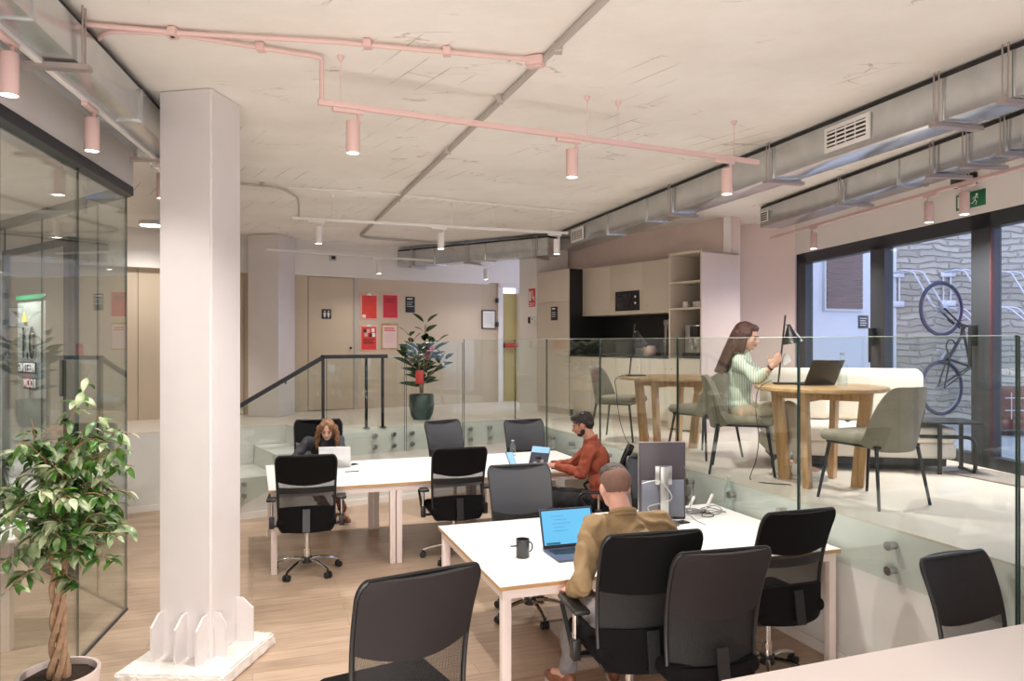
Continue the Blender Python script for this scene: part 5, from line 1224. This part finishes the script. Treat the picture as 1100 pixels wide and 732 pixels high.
# ================================================================== PLANTS
def leaf_shape(bm, base, dirv, nrm, L_, W_, fold=.15, droop=.2, seg=5):
    dirv = dirv.normalized(); side = dirv.cross(nrm).normalized(); up = side.cross(dirv).normalized()
    rows = []
    for i in range(seg + 1):
        t = i / seg; w_ = W_ * math.sin(math.pi * min(1, t * .95 + .03)) ** .8 * (1 - .25 * t)
        c = base + dirv * (L_ * t) - up * (droop * L_ * t * t)
        rows.append([bm.verts.new(c - side * w_ / 2 + up * fold * w_), bm.verts.new(c), bm.verts.new(c + side * w_ / 2 + up * fold * w_)])
    for a, b_ in zip(rows, rows[1:]):
        bm.faces.new((a[0], a[1], b_[1], b_[0])); bm.faces.new((a[1], a[2], b_[2], b_[1]))
def leaf_mat(name, c1, c2, rough=.35):
    m, N, L = new_mat(name); b = N['Principled BSDF']; b.inputs['Roughness'].default_value = rough
    tc = N.new('ShaderNodeTexCoord'); n = N.new('ShaderNodeTexNoise'); n.inputs['Scale'].default_value = 9; L.new(tc.outputs['Object'], n.inputs[0])
    cr = N.new('ShaderNodeValToRGB'); cr.color_ramp.elements[0].position = .38; cr.color_ramp.elements[1].position = .62; cr.color_ramp.elements[0].color = (*c1, 1); cr.color_ramp.elements[1].color = (*c2, 1)
    L.new(n.outputs[0], cr.inputs[0]); L.new(cr.outputs[0], b.inputs['Base Color']); return m
M['ficus_leaf'] = leaf_mat('variegated ficus leaf', (.045, .13, .02), (.50, .56, .34), .35); M['ficus_green'] = leaf_mat('green ficus leaf', (.03, .10, .015), (.10, .24, .035)); M['rubber_leaf'] = leaf_mat('rubber plant leaf', (.008, .028, .010), (.03, .08, .02), .25)
M['bark'] = mat('braided bark', (.36, .22, .13), .8, bump=.6, bscale=40, var=.3, vscale=25); M['twig'] = mat('twig', (.30, .17, .09), .8)
M['soil'] = mat('potting soil', (.035, .02, .012), .95, bump=.8, bscale=60); M['pot_white'] = mat('pinkish white pot', (.74, .62, .58), .5)
fx, fy = -2.27, 3.78
ft = thing('ficus_tree', 'braided trunk ficus tree with pale variegated leaves in a whitish pot', 'potted tree', (fx, fy, 0))
b = MB(); b.lathe([(0, 0), (.15, 0), (.155, .01), (.185, .33), (.185, .345), (.168, .345), (.165, .30), (0, .30)], seg=40); b.obj('pot', 'pot_white', ft)
b = MB(); b.lathe([(0, .315), (.10, .318), (.164, .312), (.164, .305), (0, .305)], seg=30)
for v in b.bm.verts: v.co.z += noise.noise(v.co * 20) * .008
b.obj('soil', 'soil', ft)
b = MB()
for k in range(4):
    pts = []; rad = []
    for i in range(34):
        t = i / 33; z = .30 + t * .95; a = t * 11 + k * math.pi / 2; rr = (.020 + .012 * (1 - t)) * (1 + .25 * math.sin(9 * t + k))
        pts.append((rr * math.cos(a), rr * math.sin(a), z)); rad.append(.016 - .006 * t + .006 * max(0, .15 - t) * 6)
    b.tube(pts, .015, 7, radii=rad)
b.obj('trunk', 'bark', ft)
rf = random.Random(11); tw = MB(); tips = []
for k in range(64):
    z0 = rf.uniform(.82, 1.28); a = rf.uniform(0, 2 * math.pi); r_ = rf.uniform(.12, .36); z1 = z0 + rf.uniform(-.05, .45)
    z1 = min(z1, 1.72); pts = []
    for i in range(7):
        t = i / 6; pts.append(Vector((r_ * t * math.cos(a + .5 * t) + rf.uniform(-.01, .01), r_ * t * math.sin(a + .5 * t) + rf.uniform(-.01, .01), z0 + (z1 - z0) * math.sin(t * math.pi * .55) - .06 * t * t)))
    tw.tube(pts, .004, 5, radii=[.006 - .004 * i / 6 for i in range(7)]); tips.append(pts)
for s_ in ((.12, .02, 1.86), (.22, -.05, 1.66), (-.16, .0, 1.62), (.30, .02, 1.50)):
    pts = [Vector((0, 0, 1.25)) * (1 - t) + Vector(s_) * t + Vector((.02 * math.sin(8 * t), 0, .02 * math.sin(6 * t))) for t in [i / 6 for i in range(7)]]
    tw.tube(pts, .004, 5, radii=[.008 - .006 * i / 6 for i in range(7)]); tips.append(pts)
tw.obj('branches', 'twig', ft)
lv, lg = MB(), MB()
for pts in tips:
    for i in range(21):
        t = rf.uniform(.3, 1.0); k = min(5, int(t * 6)); p = pts[k].lerp(pts[k + 1], t * 6 - k) if k < 6 else pts[-1]
        a = rf.uniform(0, 2 * math.pi); dv_ = Vector((math.cos(a), math.sin(a), rf.uniform(-.9, .35))); L_ = rf.uniform(.05, .095)
        leaf_shape((lv if rf.random() < .58 else lg).bm, p + dv_ * .012, dv_, Vector((rf.uniform(-.4, .4), rf.uniform(-.4, .4), 1)), L_, L_ * .52, .12, .35)
lv.obj('pale_foliage', 'ficus_leaf', ft); lg.obj('green_foliage', 'ficus_green', ft)
# rubber plant
rp_ = D(453, 447, 10.35)
rt = thing('rubber_plant', 'dark leaved rubber plant in a dark teal pot on the platform edge', 'potted plant', (rp_.x, rp_.y, PZ))
M['teal_pot'] = mat('dark teal glazed pot', (.018, .045, .05), .3)
b = MB(); b.lathe([(0, 0), (.11, 0), (.15, .06), (.175, .20), (.17, .34), (.155, .345), (.155, .30), (0, .30)], seg=36); b.obj('pot', 'teal_pot', rt)
b = MB(); b.lathe([(0, .32), (.15, .312), (.15, .30), (0, .30)], seg=24); b.obj('soil', 'soil', rt)
rr_ = random.Random(5); stm = MB(); lf = MB()
for k, (tx, ty, tz) in enumerate(((.05, 0, 1.30), (-.16, .05, 1.12), (.22, -.05, 1.02), (-.02, -.1, .95), (.30, .05, .80), (-.22, -.05, .85))):
    pts = [Vector((tx * t * t + .02 * math.sin(3 * t + k), ty * t, .3 + (tz - .3) * t)) for t in [i / 8 for i in range(9)]]
    stm.tube(pts, .008, 6)
    for i in range(2, 9):
        for q_ in range(2 if i > 3 else 1):
            a = i * 2.4 + k + q_ * 3.0; el = .35 + .9 * (i / 8) * rr_.uniform(.4, 1.2); dv_ = Vector((math.cos(a), math.sin(a), el)); L_ = rr_.uniform(.17, .26)
            leaf_shape(lf.bm, pts[i] + dv_ * .03, dv_, Vector((-.3 * math.cos(a), -.6, 1)), L_, L_ * .48, .08, .3)
stm.obj('stems', 'twig', rt); lf.obj('foliage', 'rubber_leaf', rt)
b = MB(); b.box(-.055, .055, -.235, -.22, .50, .68, bev=.01); tg = b.obj('reflection_card', 'red', rt)  # red reflection among the leaves, built as a card
# ================================================================== PEOPLE
def V3(*a): return Vector(a)
def remesh(mb, name, m, parent, o0, voxel, smooth=6, wr=0, wscale=14, seed=0):
    bmesh.ops.translate(mb.bm, verts=mb.bm.verts, vec=-o0)
    bmesh.ops.recalc_face_normals(mb.bm, faces=mb.bm.faces)
    me = bpy.data.meshes.new(name); mb.bm.to_mesh(me); mb.bm.free()
    o = bpy.data.objects.new(name, me); COL.objects.link(o)
    md = o.modifiers.new('r', 'REMESH'); md.mode = 'VOXEL'; md.voxel_size = voxel; md.adaptivity = 0
    if smooth: sm = o.modifiers.new('s', 'SMOOTH'); sm.iterations = smooth; sm.factor = .5
    dg = bpy.context.evaluated_depsgraph_get(); m2 = bpy.data.meshes.new_from_object(o.evaluated_get(dg)); bpy.data.objects.remove(o)
    if wr:
        nrm = [v.normal.copy() for v in m2.vertices]
        for v, n in zip(m2.vertices, nrm):
            q = v.co * wscale + Vector((seed, 0, 0)); r_ = 1 - 2 * abs(noise.noise(Vector((q.x, q.y, q.z * .55 + noise.noise(q * .6))))); v.co += n * wr * (r_ - .5)
    m2.materials.clear(); m2.materials.append(M[m] if isinstance(m, str) else m)
    for p in m2.polygons: p.use_smooth = True
    o = bpy.data.objects.new(name, m2); COL.objects.link(o); o.parent = parent; return o
def cap(mb, a, b_, ra, rb, seg=14):
    a, b_ = Vector(a), Vector(b_); mb.cyl(a, b_, ra, rb, seg); mb.ell(a, (ra,) * 3, sub=2); mb.ell(b_, (rb,) * 3, sub=2)
def frame(h, pitch=0, roll=0):
    """x right of the body, y forward (heading h), z up"""
    return (Matrix.Rotation(R(-h), 3, 'Z') @ Matrix.Rotation(R(-pitch), 3, 'X') @ Matrix.Rotation(R(roll), 3, 'Y'))
def hand(mb, W, f, n, s_, curl=.5, scale=1.0, spread=.0):
    """W wrist, f toward fingertips, n palm-facing normal, s_ thumb side"""
    f = f.normalized(); n = (n - f * n.dot(f)).normalized(); s_ = (s_ - f * s_.dot(f) - n * s_.dot(n)).normalized(); k = scale
    rot = Matrix((s_, f, n)).transposed()
    mb.ell(W + f * .046 * k, (.041 * k, .052 * k, .015 * k), rot); mb.ell(W + f * .03 * k + s_ * .022 * k + n * .008 * k, (.018 * k, .03 * k, .014 * k), rot)
    cap(mb, W - f * .02 * k, W + f * .02 * k, .026 * k, .024 * k)
    for i, (off, L_) in enumerate(((.030, .074), (.010, .082), (-.010, .077), (-.029, .060))):
        p = W + f * (.086 - .006 * abs(i - 1.2)) * k + s_ * off * k; d_ = (f + s_ * (off * 3 * spread)).normalized(); a = curl * .5
        for j, fr in enumerate((.45, .30, .25)):
            dd = (d_ * math.cos(a) + n * math.sin(a)); q = p + dd * L_ * fr * k; cap(mb, p, q, (.0088 - .0007 * j) * k, (.0082 - .0008 * j) * k, 10); p = q; a += curl * .75
    p = W + f * .022 * k + s_ * .034 * k + n * .006 * k; d_ = (f * .62 + s_ * .72 + n * .25 * (1 + curl)).normalized(); q = p + d_ * .034 * k; cap(mb, p, q, .0115 * k, .0105 * k, 10)
    d_ = (f * .9 + s_ * .25 + n * .35 * (1 + curl)).normalized(); cap(mb, q, q + d_ * .030 * k, .0100 * k, .0085 * k, 10)
def head(mb, c, Fm, s=1.0, fem=False, nose=1.0):
    def T(x, y, z): return c + Fm @ (Vector((x, y, z)) * s)
    E_ = lambda p, r_: mb.ell(T(*p), tuple(q * s for q in r_), Fm, 3)
    E_((0, -.012, .030), (.074, .094, .084)); E_((0, .020, -.022), (.060, .070, .078))
    E_((0, .040, -.070), (.036 if fem else .044, .040, .034)); E_((0, .008, -.055), (.052, .055, .045))
    cap(mb, T(0, .088, .006), T(0, .108, -.024), .008 * s, .0115 * s * nose, 10); E_((.010, .097, -.027), (.008, .010, .007)); E_((-.010, .097, -.027), (.008, .010, .007))
    E_((0, .072, .022), (.046, .018, .010)); E_((.034, .062, -.022), (.020, .018, .018)); E_((-.034, .062, -.022), (.020, .018, .018))
    E_((0, .084, -.052), (.022, .012, .009)); E_((0, .075, -.082), (.018, .013, .012))
    for q in (-1, 1): E_((q * .077, -.004, -.012), (.009, .020, .031))
    return T
def face_parts(p, o0, T, Fm, s, brow='hair_dark', lip='lips'):
    for q in (-1, 1):
        b = MB(); b.ell(T(q * .030, .0795, .002) - o0, (.0125 * s, .0065 * s, .0055 * s), Fm, 2); b.obj('eye', 'eye_dark', p)
        b = MB(); a_, b2 = T(q * .014, .0905, .021) - o0, T(q * .046, .0765, .023) - o0; b.bar(a_, b2, .005 * s, .006 * s); b.obj('eyebrow', brow, p)
    b = MB(); b.ell(T(0, .0935, -.0505) - o0, (.019 * s, .0055 * s, .0055 * s), Fm, 2); b.ell(T(0, .0915, -.0575) - o0, (.016 * s, .006 * s, .0045 * s), Fm, 2); b.obj('lips', lip, p)
def shoe(p, o0, ankle, toe_dir, z, m, sole='sole', L_=.27):
    d_ = Vector((toe_dir.x, toe_dir.y, 0)).normalized(); rot = Matrix((Vector((d_.y, -d_.x, 0)), d_, Vector((0, 0, 1)))).transposed()
    c = Vector((ankle.x, ankle.y, z)) - o0
    b = MB(); b.ell(c + d_ * .03 + V3(0, 0, .055), (.043, .085, .045), rot); b.ell(c + d_ * .125 + V3(0, 0, .040), (.042, .08, .034), rot); b.ell(c - d_ * .03 + V3(0, 0, .07), (.038, .05, .06), rot)
    bmesh.ops.translate(b.bm, verts=b.bm.verts, vec=o0)
    o = remesh(b, 'shoe', m, p, o0, .008, 4)
    b = MB(); pts = []
    for k in range(24):
        a = 2 * math.pi * k / 24; pts.append((.046 * math.cos(a) * (1 if math.sin(a) > 0 else .85), .085 + .148 * math.sin(a)))
    b.prism(pts, 0, .022); bmesh.ops.transform(b.bm, matrix=Matrix.Translation(c - d_ * .03) @ rot.to_4x4(), verts=b.bm.verts)
    b.obj('sole', sole, o)
def smat(name, col, rough=.55, sss=.0): return mat(name, col, rough, var=.05, vscale=30)
M['skin_light'] = smat('light skin', (.62, .36, .27)); M['skin_tan'] = smat('tan skin', (.50, .25, .17)); M['skin_pink'] = smat('rosy skin', (.60, .33, .25))
M['eye_dark'] = mat('dark eye', (.02, .012, .01), .2); M['lips'] = mat('lips', (.45, .14, .12), .4); M['sole'] = mat('white shoe sole', (.6, .58, .54), .6)
M['hair_dark'] = mat('dark brown hair', (.018, .011, .009), .5, bump=.5, bscale=160); M['hair_auburn'] = mat('auburn brown hair', (.07, .026, .019), .45, bump=.6, bscale=120, stretch=(1, 1, .15), var=.3, vscale=60)
M['hair_curly'] = mat('light brown curly hair', (.22, .10, .040), .5, bump=.6, bscale=100, var=.45, vscale=30); M['hair_fade'] = mat('closely cropped hair', (.16, .085, .062), .8, var=.15, vscale=80)
M['hair_top'] = mat('greyish brown hair', (.055, .038, .030), .6, bump=.8, bscale=90, var=.3, vscale=60)
M['rust'] = mat('rust corduroy', (.34, .075, .038), .8, bump=.3, bscale=90, var=.12, vscale=14); M['khaki'] = mat('khaki cotton', (.30, .20, .10), .85, bump=.3, bscale=70, var=.14, vscale=12)
M['black_cloth'] = mat('black cloth', (.012, .012, .015), .85, bump=.3, bscale=60); M['navy_cloth'] = mat('charcoal jacket', (.022, .022, .03), .75, bump=.3, bscale=60); M['beige_trouser'] = mat('beige trousers', (.42, .34, .25), .85, bump=.3, bscale=60, var=.08)
M['grey_trouser'] = mat('grey trousers', (.20, .18, .18), .85, bump=.3, bscale=60, var=.1); M['brown_leather'] = mat('brown leather', (.20, .07, .035), .45); M['white_shoe'] = mat('white trainers', (.75, .73, .70), .5)
def pattern(name, c1, c2, scale, rot=(0, 0, 0), bands=True):
    m, N, L = new_mat(name); b = N['Principled BSDF']; b.inputs['Roughness'].default_value = .85
    tc = N.new('ShaderNodeTexCoord'); mp = N.new('ShaderNodeMapping'); mp.inputs['Rotation'].default_value = rot; L.new(tc.outputs['Object'], mp.inputs[0])
    t = N.new('ShaderNodeTexWave' if bands else 'ShaderNodeTexVoronoi'); t.inputs['Scale'].default_value = scale
    if bands: t.inputs['Distortion'].default_value = 1.2; t.inputs['Detail Scale'].default_value = .4
    L.new(mp.outputs[0], t.inputs[0]); cr = N.new('ShaderNodeValToRGB'); cr.color_ramp.elements[0].color = (*c1, 1); cr.color_ramp.elements[1].color = (*c2, 1); cr.color_ramp.elements[0].position = .3; cr.color_ramp.elements[1].position = .62
    L.new(t.outputs['Fac' if bands else 'Distance'], cr.inputs[0]); L.new(cr.outputs[0], b.inputs['Base Color']); return m
M['stripes'] = pattern('pale green striped cotton', (.36, .46, .38), (.72, .74, .64), 17, (0, 0, R(20))); M['leopard'] = pattern('patterned brown trousers', (.05, .02, .018), (.30, .12, .09), 40, bands=False)

def person(label, J, skin, top, bottom, shoes, build=1.0, fem=False, shoe_z=(0, 0), sl=1.0, wr=.012, neck_open=True):
    """J: joints in world space: pelvis, waist, chest, neck, head, SL SR EL ER WL WR HL HR KL KR AL AR; hf heading of body; head heading/pitch"""
    o0 = Vector((J['pelvis'].x, J['pelvis'].y, J['floor']))
    p = thing('person', label, 'person', tuple(o0), 0)
    Bm = frame(J['hf'], J.get('lean', 0)); Hm = frame(J['hh'], J['hp'], J.get('hr', 0)); k = build; hs = J.get('hs', 1.0)
    # --- body: one continuous surface
    b = MB(); T = head(b, J['head'], Hm, hs, fem)
    nb = J['neck']; cap(b, J['head'] + Hm @ V3(0, -.015, -.06), nb, .050 * hs * (.88 if fem else 1.05), .056 * (.88 if fem else 1.1))
    b.ell(J['chest'], (.135 * k, .085 * k, .15), Bm, 3); b.ell(J['waist'], (.115 * k, .08 * k, .13), Bm, 3); b.ell(J['pelvis'] + V3(0, 0, .03), (.13 * k, .09 * k, .11), Bm, 3)
    cap(b, nb, J['chest'], .055, .09)
    for s_ in 'LR':
        cap(b, nb - V3(0, 0, .03), J['S' + s_], .045, .042); cap(b, J['S' + s_], J['E' + s_], .042 * k, .034 * k); cap(b, J['E' + s_], J['W' + s_], .034 * k, .024 * k)
        cap(b, J['H' + s_], J['K' + s_], .068 * k, .048 * k); cap(b, J['K' + s_], J['A' + s_], .046 * k, .032 * k); cap(b, J['pelvis'], J['H' + s_], .08, .07); cap(b, J['A' + s_], J['A' + s_] + J['toe' + s_].normalized() * .12 - V3(0, 0, .03), .032, .025)
        hd_ = J.get('hand' + s_)
        if hd_: hand(b, J['W' + s_], *hd_, scale=.92 if fem else 1.0)
    remesh(b, 'body', skin, p, o0, .0062, 3)
    face_parts(p, o0, T, Hm, hs, J.get('brow', 'hair_dark'), 'lips' if fem else J.get('lip', 'lips'))
    # --- top
    b = MB()
    b.ell(J['chest'], (.165 * k, .115 * k, .17), Bm, 3); b.ell(J['waist'], (.150 * k, .112 * k, .15), Bm, 3); b.ell(J['pelvis'] + V3(0, 0, .06), (.162 * k, .122 * k, .09), Bm, 3)
    cap(b, J['waist'], J['chest'], .105 * k, .11 * k); cap(b, J['waist'], J['pelvis'] + V3(0, 0, .06), .11 * k, .11 * k)
    for s_ in 'LR':
        cap(b, nb - V3(0, 0, .055), J['S' + s_], .058, .062 * k); cap(b, J['chest'] + V3(0, 0, .03), J['S' + s_] - V3(0, 0, .02), .08, .062 * k)
        cap(b, J['S' + s_], J['E' + s_], .064 * k, .053 * k)
        e, w_ = J['E' + s_], J['W' + s_]; cap(b, e, e.lerp(w_, sl * .97), .052 * k, .040 * k)
    cap(b, nb - V3(0, 0, .08), nb - V3(0, 0, .008), .085, .064); b.ell(J['chest'].lerp(nb, .62), (.125 * k, .085 * k, .07), Bm, 3)
    remesh(b, J.get('topname', 'shirt'), top, p, o0, .009, 3, wr, 13, J['pelvis'].x * 7)
    b = MB(); cc = nb + V3(0, 0, .022)
    pts = [cc + Bm @ V3(.062 * math.sin(a), .058 * math.cos(a), -.012 - .022 * math.cos(a)) - o0 for a in [2 * math.pi * i / 24 for i in range(24)]]
    b.tube(pts, .014, 8, closed=True); b.tube([q_ - V3(0, 0, .018) for q_ in pts], .015, 8, closed=True); b.obj('collar', top, p)
    for s_ in 'LR':
        e, w_ = J['E' + s_], J['W' + s_]; d_ = (w_ - e).normalized(); q = e.lerp(w_, sl * .97) - o0
        b = MB(); b.cyl(q - d_ * .018, q + d_ * .022, .044 * k, .042 * k, 18); b.obj('cuff', top, p)
    # --- trousers
    b = MB(); b.ell(J['pelvis'] + V3(0, 0, .0), (.160 * k, .118 * k, .105), Bm, 3)
    for s_ in 'LR':
        cap(b, J['pelvis'] - V3(0, 0, .01), J['H' + s_], .10, .088 * k); cap(b, J['H' + s_], J['K' + s_], .088 * k, .066 * k); cap(b, J['K' + s_], J['A' + s_] + (J['K' + s_] - J['A' + s_]).normalized() * .05, .066 * k, .052 * k)
    remesh(b, 'trousers', bottom, p, o0, .011, 3, wr, 11, 5)
    for s_ in 'LR': shoe(p, o0, J['A' + s_], J['toe' + s_], J['shz' + s_] if 'shz' + s_ in J else J['floor'] + .002, shoes)
    return p, T, Hm, o0
def side_pts(c, h, w_):   # left / right of a body facing heading h
    r_ = hd(h + 90) * w_; return c - r_, c + r_
def short_hair(p, o0, T, Hm, s, m_top, m_side=None, fade=False):
    b = MB()
    if fade:
        c = MB(); c.ell(T(0, -.016, .030), (.0770 * s, .0965 * s, .0800 * s), Hm, 4)
        for f_ in [f for f in c.bm.faces if (Hm.transposed() @ (f.calc_center_median() - T(0, 0, 0))).y > .035 * s or (Hm.transposed() @ (f.calc_center_median() - T(0, 0, 0))).z < -.028 * s]: c.bm.faces.remove(f_)
        bmesh.ops.translate(c.bm, verts=c.bm.verts, vec=-o0); c.obj('cropped_hair', m_side, p)
        b.ell(T(0, .0, .062), (.068 * s, .088 * s, .062 * s), Hm, 3); b.ell(T(0, .045, .075), (.055 * s, .045 * s, .040 * s), Hm, 3)
    else:
        b.ell(T(0, -.020, .040), (.0805 * s, .0975 * s, .086 * s), Hm, 3); b.ell(T(0, .040, .082), (.062 * s, .050 * s, .034 * s), Hm, 3); b.ell(T(0, -.06, -.01), (.068 * s, .05 * s, .05 * s), Hm, 3)
    o = remesh(b, 'hair', m_top, p, o0, .006, 1, .006, 55)
    return o

# ---- woman with curly hair behind the rear desk (faces the camera)
pel = V3(-2.08, 8.36, .52); hh = 163
fwd = hd(hh); SLp, SRp = side_pts(V3(-2.02, 8.10, .93), hh, .165); HLp, HRp = side_pts(V3(-2.08, 8.33, .51), hh, .09)
J = dict(pelvis=pel, waist=V3(-2.06, 8.30, .68), chest=V3(-2.03, 8.17, .84), neck=V3(-2.00, 8.07, .965), head=V3(-1.965, 8.02, 1.055), hf=hh, lean=12, hh=172, hp=16, hs=.93, floor=0,
         SL=SLp, SR=SRp, EL=V3(-1.80, 7.93, .775), ER=V3(-2.27, 7.86, .775), WL=V3(-1.93, 7.77, .775), WR=V3(-2.16, 7.70, .775),
         HL=HLp, HR=HRp, KL=V3(-1.93, 8.02, .50), KR=V3(-2.15, 7.97, .50), AL=V3(-1.86, 8.36, .11), AR=V3(-2.0, 8.30, .11), toeL=V3(.5, -1, 0), toeR=V3(.3, -1, 0), topname='jacket',
         handL=(V3(-.55, -.8, -.05), V3(0, 0, -1), V3(-.8, .5, 0), .35), handR=(V3(.3, -.9, -.05), V3(0, 0, -1), V3(.9, .3, 0), .35))
pw, T, Hm, o0 = person('woman with curly light brown hair and a dark jacket working at the rear desk', J, 'skin_light', 'navy_cloth', 'leopard', 'brown_leather', .88, True)
b = MB(); b.ell(T(0, -.022, .042), (.080, .088, .080), Hm, 3); b.ell(T(.045, .02, .055), (.04, .055, .045), Hm, 3); b.ell(T(-.045, .02, .055), (.04, .055, .045), Hm, 3)
rh = random.Random(4)
for q in (-1, 1):
    for i in range(14):
        x0 = q * rh.uniform(.066, .092); y0 = rh.uniform(-.05, .045); pts = []
        for j in range(9):
            t = j / 8; pts.append(T(x0 + q * (.030 * math.sin(t * 2.6)) + .013 * math.sin(t * 13 + i), y0 + .045 * t + .013 * math.cos(t * 12 + i), .045 - .25 * t))
        b.tube(pts, .014, 7, radii=[.015 - .009 * j / 8 for j in range(9)])
for i in range(10):
    pts = [T(rh.uniform(-.05, .05), -.085 - .02 * t, .04 - .22 * t) for t in [j / 5 for j in range(6)]]; b.tube(pts, .018, 7)
remesh(b, 'hair', 'hair_curly', pw, o0, .006, 1, .006, 60)

# ---- man in the rust shirt (faces left)
hh = -78; pel = V3(.82, 7.06, .50)
SLp, SRp = side_pts(V3(.76, 7.10, 1.01), hh, .185); HLp, HRp = side_pts(V3(.80, 7.07, .50), hh, .10)
J = dict(pelvis=pel, waist=V3(.835, 7.07, .68), chest=V3(.80, 7.09, .88), neck=V3(.74, 7.10, 1.075), head=V3(.665, 7.11, 1.215), hf=hh, lean=8, hh=-76, hp=20, hs=1.0, floor=0,
         SL=SLp, SR=SRp, EL=V3(.64, 6.92, .785), ER=V3(.60, 7.38, .80), WL=V3(.435, 7.10, .825), WR=V3(.40, 7.33, .80),
         HL=HLp, HR=HRp, KL=V3(.36, 6.98, .545), KR=V3(.37, 7.20, .545), AL=V3(.37, 6.92, .10), AR=V3(.30, 7.18, .10), toeL=V3(-1, .1, 0), toeR=V3(-1, .2, 0),
         handL=(V3(-.95, .35, .08), V3(.1, .4, -.9), V3(0, .8, .5), .30), handR=(V3(-.95, -.15, -.05), V3(0, -.3, -1), V3(0, -.9, .3), .35))
pm, T, Hm, o0 = person('black haired man in a rust shirt typing at the rear desk', J, 'skin_tan', 'rust', 'black_cloth', 'black_plastic', 1.0)
short_hair(pm, o0, T, Hm, 1.0, 'hair_dark')
b = MB(); b.ell(T(0, .035, -.072), (.046, .048, .034), Hm, 3); b.ell(T(.042, .012, -.055), (.018, .03, .035), Hm, 2); b.ell(T(-.042, .012, -.055), (.018, .03, .035), Hm, 2); b.ell(T(0, .091, -.0415), (.024, .008, .004), Hm, 2)
bmesh.ops.translate(b.bm, verts=b.bm.verts, vec=-o0); b.obj('beard', 'hair_dark', pm)

# ---- man in khaki seen from behind
hh = -14; pel = V3(.60, 3.90, .53)
SLp, SRp = side_pts(V3(.60, 3.92, 1.045), hh, .19); HLp, HRp = side_pts(V3(.59, 3.92, .52), hh, .10)
J = dict(pelvis=pel, waist=V3(.60, 3.86, .70), chest=V3(.60, 3.88, .90), neck=V3(.575, 3.93, 1.10), head=V3(.54, 3.97, 1.235), hf=hh, lean=4, hh=-20, hp=12, hs=1.02, floor=0,
         SL=SLp, SR=SRp, EL=V3(.345, 3.72, .80), ER=V3(.90, 4.10, .80), WL=V3(.312, 3.87, .722), WR=V3(.79, 4.36, .785),
         HL=HLp, HR=HRp, KL=V3(.38, 4.30, .56), KR=V3(.60, 4.36, .53), AL=V3(.31, 4.30, .10), AR=V3(.60, 4.42, .10), toeL=V3(-.5, .8, 0), toeR=V3(.1, 1, 0),
         handL=(V3(-.34, .9, -.18), V3(.1, -.1, -.95), V3(.9, .3, 0), .7), handR=(V3(-.55, .8, -.05), V3(0, 0, -1), V3(-.8, -.5, 0), .3))
pk, T, Hm, o0 = person('man with cropped hair in a khaki shirt seen from behind at the near desk', J, 'skin_pink', 'khaki', 'grey_trouser', 'brown_leather', 1.04, False, wr=.016, sl=.84)
short_hair(pk, o0, T, Hm, 1.02, 'hair_top', 'hair_fade', True)

# ---- woman with the phone at the cafe table (faces right)
hh = 112; fz = PZ; pel = V3(1.88, 6.20, fz + .50)
SLp, SRp = side_pts(V3(1.865, 6.15, fz + .91), hh, .15); HLp, HRp = side_pts(V3(1.89, 6.18, fz + .49), hh, .085)
J = dict(pelvis=pel, waist=V3(1.87, 6.19, fz + .65), chest=V3(1.875, 6.17, fz + .80), neck=V3(1.875, 6.15, fz + .975), head=V3(1.90, 6.11, fz + 1.11), hf=hh, lean=3, hh=124, hp=14, hs=.98, floor=fz,
         SL=SLp, SR=SRp, EL=V3(2.05, 6.20, fz + .775), ER=V3(1.91, 5.92, fz + .775), WL=V3(2.06, 6.01, fz + .86), WR=V3(2.02, 5.88, fz + .87),
         HL=HLp, HR=HRp, KL=V3(2.26, 6.13, fz + .53), KR=V3(2.20, 5.98, fz + .53), AL=V3(2.20, 6.10, fz + .10), AR=V3(2.24, 5.86, fz + .10), toeL=V3(1, -.3, 0), toeR=V3(1, -.5, 0),
         handL=(V3(.45, -.75, .42), V3(0, -.5, .6), V3(-.2, .3, 1), .6), handR=(V3(.55, -.1, .75), V3(.1, .8, .1), V3(-.4, .1, .9), .6), brow='hair_auburn')
pf, T, Hm, o0 = person('woman with long auburn hair in a pale striped shirt looking at her phone', J, 'skin_light', 'stripes', 'beige_trouser', 'white_shoe', .84, True, sl=.55)
b = MB(); b.ell(T(0, -.024, .038), (.079, .090, .083), Hm, 3); b.ell(T(0, .034, .078), (.062, .048, .034), Hm, 3); b.ell(T(.056, .012, .030), (.022, .045, .05), Hm, 3); b.ell(T(-.056, .012, .030), (.022, .045, .05), Hm, 3)
for i in range(26):
    a = math.pi * (1.0 + i / 25) ; x0, y0 = .074 * math.cos(a), -.02 + .082 * math.sin(a); pts = []
    for j in range(9):
        t = j / 8; q = T(x0 * (1 - .1 * t), y0 - .02 * t, .03 - .10 * t); dn = V3(0, 0, -1) * .25 * t * t + hd(hh + 180) * (.10 * t * t + .03 * t) + V3(0, -.03 * t, 0); pts.append(q + dn)
    b.tube(pts, .016, 7, radii=[.019 - .013 * (j / 8) ** 2 for j in range(9)])
for q_, n_ in ((1, 5), (-1, 5)):
    for i in range(n_):
        pts = [T(q_ * (.074 + .003 * i), .018 - .020 * i + .01 * t, .03 - .17 * t) for t in [j / 6 for j in range(7)]]; b.tube(pts, .012, 7, radii=[.012, .013, .013, .013, .012, .010, .006])
remesh(b, 'hair', 'hair_auburn', pf, o0, .006, 2, .004, 50)
b = MB(); w_ = J['WR'] - o0; d_ = (J['WR'] - J['ER']).normalized(); b.cyl(w_ - d_ * .02, w_ - d_ * .002, .027, .027, 18); b.obj('bracelet', 'black_plastic', pf)
ph = J['WL'].lerp(J['WR'], .5) + V3(.10, -.06, .06)
t = phone('silver phone held in both hands by the woman at the cafe table', tuple(ph), 0); t.rotation_euler = (R(35), R(-35), R(-30)); t.scale = (.95, .95, 1)
[c.data.materials.__setitem__(0, M['silver']) for c in t.children if c.type == 'MESH']
